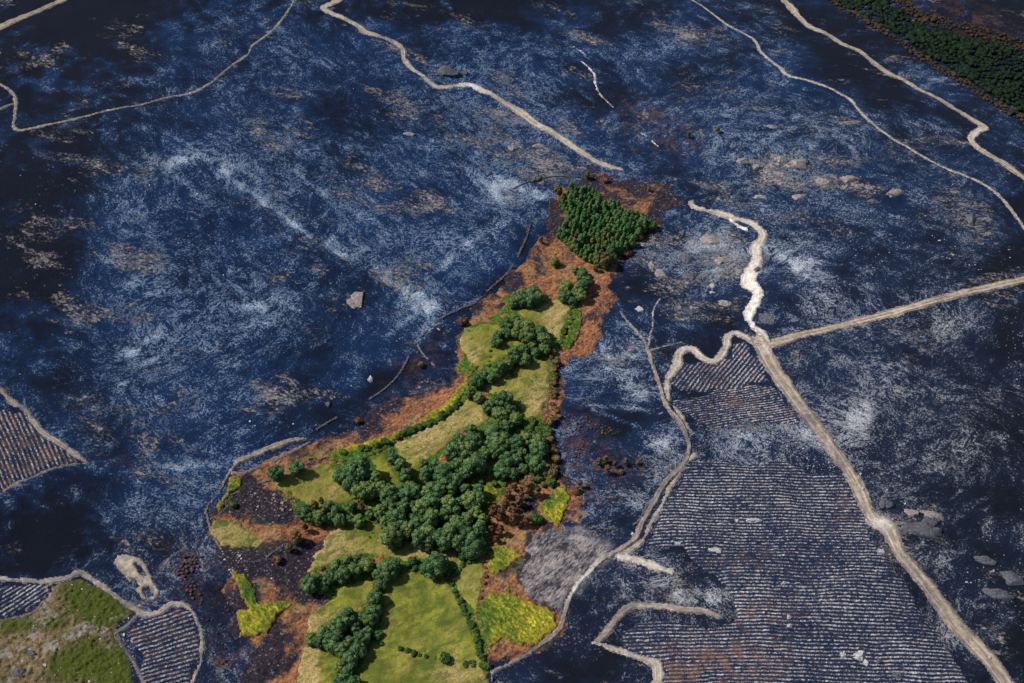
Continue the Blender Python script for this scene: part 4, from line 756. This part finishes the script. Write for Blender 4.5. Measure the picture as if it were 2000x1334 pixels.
SOLO = [(538,926,'oak',.78,'left of two round dark trees beside the burnt stone wall'),(580,914,'oak',.80,'right of two round dark trees beside the burnt stone wall'),
 (578,1050,'half',.8,'tall brown-green tree on the rim of the burnt paddock'),(596,1030,'scorched',.65,'slim scorched brown tree above the burnt paddock'),(564,1070,'half',.62,'smaller brown-green tree leaning over the burnt paddock'),(542,1092,'scorchbush',1.1,'pale brown shrub by the corner of the burnt paddock'),
 (1084,513,'oak',.55,'small round green tree alone in orange bracken'),(1056,468,'half',.55,'small half-burnt tree on the left edge of orange bracken'),(1163,524,'half',.55,'pale green tree at the foot of the pine plantation'),(1181,514,'palepine',1.0,'isolated yellowish pine just below the plantation'),
 (1272,438,'bush',1.6,'bright green shrub at the right corner of the pines'),(1147,342,'half',.6,'single half-burnt tree above the pine plantation'),(1267,369,'half',.42,'small grey-green tree right above the pines'),(1182,352,'scorchbush',1.1,'low brown shrub above the pines'),
 (1345,262,'half',.55,'left of two lone trees on the far burnt slope'),(1402,254,'half',.5,'right of two lone trees on the far burnt slope'),
 (1170,902,'half',.55,'leftmost small tree of the singed clump in the burnt hollow'),(1186,918,'scorched',.6,'lowest brown tree of the singed clump in the burnt hollow'),(1201,906,'scorched',.5,'middle brown tree of the singed clump in the burnt hollow'),(1222,902,'half',.55,'rightmost olive tree of the singed clump in the burnt hollow'),(1183,898,'scorched',.5,'highest brown tree of the singed clump in the burnt hollow'),
 (1213,920,'scorchbush',.9,'orange-brown shrub beside the singed clump'),(1246,902,'scorchbush',.8,'small brown shrub on the ash path right of the singed clump'),
 (902,626,'scorchbush',1.3,'lone brown shrub on the left rim of the valley'),(822,712,'halfbush',.9,'small olive shrub in the brown bracken patch'),(700,820,'scorchbush',1.0,'dark brown shrub on the edge of the upper left bracken'),
 (870,1284,'bush',1.35,'roundest shrub at the right end of the lone bushy line'),(737,1240,'bush',1.2,'single shrub in the shade of the diagonal tree line'),(746,1258,'bush',.6,'tiny shrub in the large green meadow'),
 (1003,730,'bush',.9,'light green bush alone at the top of the triangular meadow'),(671,882,'bush',1.0,'single dark bush on the yellow fern bank'),
 (1133,945,'scorched',.55,'burnt brown tree right of the green-gold bracken'),(1125,958,'scorchbush',1.1,'burnt shrub right of the green-gold bracken'),(1047,1012,'bush',1.5,'grey-green shrub right of the scorched copse'),
 (1072,820,'halfbush',1.5,'olive shrub at the corner below the triangular meadow'),(1062,866,'scorchbush',1.4,'rust-brown bush against the round trees'),(1074,858,'halfbush',1.1,'yellowish bush against the round trees'),
 (632,1113,'scorched',.55,'brown dead tree standing in the lower hedge'),(585,997,'oak',.6,'green tree at the left end of the part-scorched row'),(1090,372,'half',.75,'browned tree on the top left corner of the pines'),(1096,392,'half',.7,'browned tree on the left side of the pines'),(1222,490,'scorchbush',1.4,'brown shrub under the right side of the pines'),(1250,462,'scorchbush',1.3,'brown shrub by the right corner of the pines'),(455,985,'bush',.8,'green shrub on the wall by the left rim')]
for (px_, py_, k, s, lab) in SOLO:
    q = G([(px_, py_)], BASEH[k] * s * .5)[0]; plant(k, q[0], q[1], s, lab)
# the far wood beyond the ridge reads as one dark mass
def merged(name, px, kind, spacing, sc, mat, label, cat, seed, thin=0):
    poly = G(px, 2.0); rg = np.random.default_rng(seed); pts = scatter(poly, spacing, .2, rg, 9000)
    srcs = []
    for i in range(3):
        lob = lobes_bush(3.6, 2.6, rg) if kind == 'b' else lobes_round(6, 2.6, rg, 9)
        srcs.append(leafy(lob, .6, .7, rg, .88))
    Vs, Qs, Ts, nb = [], [], [], 0
    for (x, y) in pts:
        if thin and float(fbm(x, y, 9, seed, 3)) < thin: continue
        V, Q, T = srcs[int(rg.integers(3))]; s = rg.uniform(*sc) * (.6 + .8 * float(vnoise(x, y, 14, seed))); a = rg.uniform(0, 6.28)
        W = V * s; W = np.stack([W[:, 0] * math.cos(a) - W[:, 1] * math.sin(a) + x, W[:, 0] * math.sin(a) + W[:, 1] * math.cos(a) + y, W[:, 2] + float(hgt(x, y))], 1)
        Vs.append(W); Qs.append(Q + nb); Ts.append(np.clip(T + rg.normal(0, .12), 0, 1)); nb += len(V)
    return tag(mk(name, np.concatenate(Vs), np.concatenate(Qs), mat, {'tint': np.concatenate(Ts)}), label, cat, kind='stuff')
merged("woodland", [(1600,-30),(1650,10),(1700,30),(1765,70),(1815,103),(1865,133),(1935,178),(2000,216),(2090,270),(2090,130),(2000,103),(1965,88),(1860,62),(1790,40),(1735,5),(1700,-30)], 'b', 1.9, (.40, .95), M_DARKWOOD, 'dark evergreen wood filling the far right corner below the ridge', 'wood', 1)
merged("scorched_scrub", [(1600,-20),(1655,25),(1700,45),(1760,86),(1810,120),(1860,150),(1930,195),(2000,236),(2080,290),(2085,275),(2000,220),(1930,180),(1860,134),(1810,104),(1760,70),(1700,30),(1625,-20)], 'b', 1.5, (.2, .6), M_FRINGE, 'fringe of singed brown scrub along the near edge of the far wood', 'scrub', 2)
merged("scorched_scrub", [(1725,-15),(1790,35),(1830,50),(1870,55),(1930,75),(1990,95),(2060,110),(2060,95),(1950,60),(1880,38),(1800,20),(1760,-15)], 'b', 1.9, (.2, .6), M_FRINGE, 'ragged brown scrub along the upper edge of the far wood', 'scrub', 3)

merged("scorched_scrub", [(330,1085),(440,1072),(455,1150),(462,1240),(430,1310),(402,1270),(398,1200),(350,1130)], 'b', 1.3, (.05, .27), M_BROWN, 'small burnt brown bushes in the charred hollow left of the valley', 'scrub', 4, .52)
merged("scorched_scrub", [(1098,800),(1160,815),(1240,850),(1215,890),(1130,900),(1105,860)], 'b', 1.3, (.05, .25), M_BROWN, 'small burnt brown bushes in the charred hollow right of the woods', 'scrub', 5, .53)
# ------------------------------------------------------------------ rocks
def rock(px, rx, ry, rz, mat, label, seed, ang=0):
    rg = np.random.default_rng(seed); V = CS7.copy(); off = rg.uniform(0, 90, 3)
    n = fbm(V[:, 0] * 2 + off[0] + V[:, 2], V[:, 1] * 2 + off[1] - V[:, 2] * .7, 1.0, seed % 5, 3) - .5
    V = V * (1 + .9 * n)[:, None] * (1 + .5 * (fbm(V[:, 0] * 5 + off[1] + V[:, 2] * 3, V[:, 1] * 5 - V[:, 2] * 2 + off[0], 1.0, 2, 2) - .5))[:, None]
    th = np.arctan2(V[:, 1], V[:, 0]); V[:, :2] *= (1 + .9 * (fbm(np.cos(th) * 1.6 + off[2], np.sin(th) * 1.6 + off[0], 1.0, 4, 3) - .5))[:, None]
    for _ in range(4):                                         # cleave flat faces
        d = rg.normal(size=3); d /= np.linalg.norm(d); d[2] = abs(d[2]); lim = rg.uniform(.62, .9); t = V @ d; V = V - np.outer(np.maximum(t - lim, 0), d)
    q = G([px])[0]; k = pxm(px)
    V = V * np.array([rx / k, ry / k / .8, rz * 1.1])
    a = R(ang); x, y = V[:, 0] * math.cos(a) - V[:, 1] * math.sin(a), V[:, 0] * math.sin(a) + V[:, 1] * math.cos(a)
    o = mk("boulder" if max(rx, ry) < 8 else "rock_outcrop", np.stack([x, y, V[:, 2]], 1), CS7Q, mat)
    o.location = (q[0], q[1], float(hgt(*q)) - rz * .25)
    return tag(o, label, 'rock')
ROCKS = [((1728,986),17,11,2.0,'k','rounded grey outcrop against the wide dirt road'),((1819,1006),26,9,1.6,'b','long ribbed outcrop right of the road bend',-25),((1780,1000),18,8,1.2,'b','low ribbed rock between outcrop and road bend'),((1806,1037),36,17,2.2,'k','largest smooth grey slab right of the road'),((1775,1030),16,12,1.6,'k','slab fragment split from the largest slab'),
 ((1926,1095),24,10,1.6,'k','flat grey outcrop in the right burnt slope'),((1978,1130),26,14,2.0,'k','grey slab at the right edge of the photo',-30),((1946,1160),30,11,1.5,'k','low grey slab below the right edge slab',-20),((1648,1281),7,7,1.6,'p','round pale boulder left of the rock heap'),((1679,1281),17,12,1.8,'p','pale broken rock heap near the lower right rows'),((1690,1295),8,6,1.2,'p','small pale block below the rock heap'),
 ((1754,1320),16,7,1.3,'k','flat rock at the bottom edge right of the rows'),((1718,1292),8,6,1.2,'k','grey block between rock heap and bottom edge'),((1933,1285),4,4,.9,'p','white boulder in the middle of the wide road'),((1685,955),3,4,.9,'p','white boulder on the right verge of the wide road'),((1681,926),3,3,.8,'p','small white boulder beside the upper wide road'),((1531,1139),6,4,.9,'p','pale boulder among the level planting rows'),((1542,1205),7,5,1.,'p','upper of two pale rocks below the level rows'),((1541,1224),7,6,1.,'p','lower of two pale rocks below the level rows'),((1692,1059),5,5,1.2,'k','round grey boulder at the foot of the road bend'),((1722,1078),9,6,1.3,'p','pale rock on the left verge below the road bend'),
 ((1392,558),7,5,1.3,'p','biggest of three pale boulders near the pale track'),((1380,554),7,4,1.,'k','grey boulder left of the three pale boulders'),((1390,571),6,4,1.,'p','lowest of three pale boulders near the pale track'),((1417,594),11,11,1.0,'b','flat tan rock slab left of the pale track'),((1250,604),9,7,.6,'p','pale square slab above the farm track head'),((1499,506),7,5,1.2,'k','round rock right of the pale track'),((1503,625),17,16,.5,'k','flat grey slab in the crook of the pale track'),
 ((1480,527),7,6,1.6,'k','dark rubble boulder left on the pale track'),((1458,648),5,4,1.2,'k','left dark boulder above the road junction'),((1466,652),5,4,1.2,'k','middle dark boulder above the road junction'),((1473,656),4,4,1.,'k','right dark boulder above the road junction'),
 ((1557,320),26,13,2.6,'b','domed outcrop high on the upper right slope'),((1525,312),12,8,1.8,'b','outcrop left of the domed outcrop'),((1450,315),14,8,1.6,'b','broken outcrop at the left of the upper right slope'),((1480,325),12,7,1.6,'b','small outcrop below the broken outcrop'),((1510,248),12,6,1.4,'b','rock below the slim sandy track'),((1660,240),28,6,1.6,'b','long rock shelf below the slim sandy track'),((1608,357),13,9,2.,'b','blocky outcrop right of the domed outcrop'),((1657,352),20,9,2.,'b','wide outcrop in the middle of the right slope'),((1750,376),18,9,1.8,'b','outcrop below the long slim track'),((1708,394),11,7,1.6,'k','grey boulder mass below the wide outcrop'),((1897,430),11,14,2.2,'k','tall split block near the right edge'),((1918,450),11,6,1.6,'k','low block right below the split block'),((1560,385),16,7,1.4,'b','brown rock above the pale track head'),((1485,385),14,5,1.,'b','flat brown rock left above the pale track head'),
 ((690,588),22,15,.45,'b','bare pale slab alone on the left burnt slope'),((866,138),26,12,1.6,'k','grey outcrop inside the upper firebreak bend'),((908,142),8,5,1.3,'k','boulder right of the firebreak bend outcrop'),((1000,290),11,6,1.3,'b','tan rock left of the firebreak descent'),((1050,285),12,7,1.4,'b','tan rock close to the firebreak descent'),((1046,350),10,9,1.6,'k','round outcrop above the pines on the ash slope'),((800,262),11,5,1.2,'b','sloping rock in the upper middle burnt slope'),((724,742),6,6,1.3,'p','pale boulder on the lower left slope'),((640,790),6,5,1.2,'k','grey boulder above the earth ramp'),
 ((1237,1044),5,5,1.4,'p','white boulder at the farm track elbow'),((1440,1018),6,4,1.,'p','pale boulder among the upper level rows'),((1325,1062),9,5,1.,'p','pale flat rock near the grass strip'),((1400,1075),14,7,1.2,'p','ashy rock knot in the level rows'),((1470,1015),16,6,1.1,'p','ashy rock ridge crossing the level rows'),((1392,470),26,13,1.6,'b','white-topped outcrop left of the pale track'),((1340,505),18,16,1.6,'k','furrowed grey outcrop right of the pines'),((1410,510),22,10,1.4,'b','brown outcrop between grey outcrop and pale track'),((1290,535),14,10,1.2,'b','tan outcrop right of the orange bracken'),((1273,520),10,10,1.2,'b','narrow tan outcrop nearest the orange bracken'),((1350,540),12,9,1.3,'k','grey outcrop tail right of the pines'),
 ((60,1275),13,7,1.0,'k','grey rock in the middle of the gorse field'),((32,1315),14,8,1.,'k','grey rock at the bottom left of the gorse field'),((205,1245),10,9,1.,'k','grey rock in the corner of the gorse field'),((112,1260),4,4,.9,'p','white boulder in the gorse field'),((581,936),4,2,.7,'p','white stone in the olive meadow near the round trees'),((613,946),4,2,.7,'p','white stone in the middle of the olive meadow')]
RM = {'k': M_ROCK, 'p': M_ROCKP, 'b': M_ROCKB}
for i, r in enumerate(ROCKS): rock(r[0], r[1], r[2], r[3], RM[r[4]], r[5], 300 + i, r[6] if len(r) > 6 else 0)

# scattered stones nobody could count
def stones(name, px, n, size, mat, label, seed, clump=True):
    poly = G(px); rg = np.random.default_rng(seed); lo, hi = poly.min(0), poly.max(0); P = rg.uniform(lo, hi, (n * 6, 2)); P = P[inside(P, poly)]
    if clump: P = P[rg.random(len(P)) < np.clip((fbm(P[:, 0], P[:, 1], 22, seed, 4, .6) - .46) * 6, 0.02, 1)]
    P = P[:n]; V0, Q0 = cubesphere(1); Vs, Qs = [], []
    for i, (x, y) in enumerate(P):
        s = size * rg.lognormal(0, .45); V = V0 * (rg.uniform(.5, 1.3, (8 * 3, 1))[:len(V0)]) * s * np.array([rg.uniform(.7, 1.4), rg.uniform(.7, 1.4), .7])
        Vs.append(V); Qs.append(Q0 + i * len(V0))
    V = np.concatenate(Vs); X = np.repeat(P, len(V0), 0); V[:, :2] += X; V[:, 2] += hgt(X[:, 0], X[:, 1]) + size * .2
    return tag(mk(name, V, np.concatenate(Qs), mat), label, 'stones', kind='stuff')
stones("loose_stones", [(0,280),(560,120),(960,250),(1030,420),(850,600),(600,850),(200,880),(0,750)], 700, .17, M_STONE, 'pale loose stones strewn over the left burnt slope', 1)
stones("loose_stones", [(1350,330),(1500,230),(1960,420),(1980,520),(1550,600),(1300,640),(1230,500)], 800, .18, M_STONE, 'pale loose stones strewn over the upper right slope', 2)
stones("loose_stones", [(1700,760),(2000,600),(2000,1300),(1900,1200),(1720,950)], 350, .17, M_STONE, 'pale loose stones strewn right of the wide road', 3)
stones("loose_stones", [(1350,860),(1560,820),(1640,920),(1390,905)], 260, .2, M_STONE, 'pale loose stones between the two planting fields', 4)
stones("loose_stones", [(0,1220),(160,1140),(250,1200),(270,1330),(0,1330)], 320, .24, M_ROCKP, 'white stones dotted through the gorse field', 5, False)
stones("loose_stones", [(430,1070),(540,1080),(560,1150),(470,1160),(440,1110)], 130, .24, M_STONE, 'white rubble in the burnt paddock at the left rim', 6, False)
stones("loose_stones", [(470,965),(560,965),(570,1000),(480,1000)], 60, .38, M_ROCKB, 'tan rubble in the round burnt patch', 7, False)

stones("loose_stones", [(850,1128),(858,1132),(838,1165),(800,1200),(790,1190),(820,1165),(840,1145)], 110, .20, M_ROCKP, 'thin trail of pale stones across the large green meadow', 8, False)
# ------------------------------------------------------------------ ruined dry stone walls
def wall(px, h, w, label, seed):
    rg = np.random.default_rng(seed); L, _ = smooth(G(px), [1] * len(px)); seg = np.linalg.norm(np.diff(L, axis=0), axis=1); cum = np.concatenate([[0], np.cumsum(seg)])
    V0, Q0 = cubesphere(1); Vs, Qs, nb = [], [], 0; d = 0
    while d < cum[-1]:
        if float(vnoise(d + 3.7 * seed, 0.5, 7.0, seed)) < .30 and d > 1.5: d += .5; continue
        x = np.interp(d, cum, L[:, 0]); y = np.interp(d, cum, L[:, 1])
        for lv in range(3):
            s = rg.uniform(.22, .40); px_, py_ = x + rg.normal(0, w * .35), y + rg.normal(0, w * .35)
            V = V0 * rg.uniform(.7, 1.2, (len(V0), 1)) * s * np.array([1.1, 1.1, .8]) + np.array([px_, py_, float(hgt(px_, py_)) + .1 + lv * h * .5 / 3 * rg.uniform(.6, 1.1)])
            Vs.append(V); Qs.append(Q0 + nb); nb += len(V0)
        d += .36
    return tag(mk("dry_stone_wall", np.concatenate(Vs), np.concatenate(Qs), M_WALL), label, 'wall')
wall([(1035,440),(1028,465),(1012,500),(990,535),(960,562),(930,590)], 1.4, .7, 'long sooty stone wall left of the orange bracken', 1)
wall([(930,592),(895,606),(865,620),(835,645),(818,665),(815,690)], 1.2, .7, 'sooty stone wall on the ash slope left of the valley', 2)
wall([(590,922),(560,930),(526,939),(490,950),(458,966),(440,978),(444,990)], 1.3, .7, 'burnt stone wall curving past the two round trees', 3)
wall([(1151,1031),(1186,1034),(1220,1031),(1240,1024),(1254,1008),(1264,985)], 1.3, .7, 'black wall beside the farm track elbow', 4)
wall([(444,990),(430,1003),(412,1014)], 1.0, .6, 'short tumbled wall at the left rim', 5)
wall([(812,668),(780,730),(730,775),(660,815),(600,850)], .9, .5, 'low sooty wall edging the burnt left slope', 6)
wall([(596,908),(625,898),(640,893)], 1.0, .5, 'dark wall top of the olive meadow', 7)
wall([(520,1090),(535,1078),(560,1062)], 1.1, .5, 'dark wall at the top of the burnt paddock', 8)
wall([(1075,708),(1070,740),(1072,775),(1064,808)], .8, .4, 'pale-edged wall along the right of the triangular meadow', 9)
wall([(1004,368),(1040,352),(1080,345),(1130,345)], .9, .5, 'dark wall line running up to the tree above the pines', 10)
wall([(670,1150),(668,1178),(662,1205)], .7, .4, 'tumbled wall through the lower left meadow', 11)
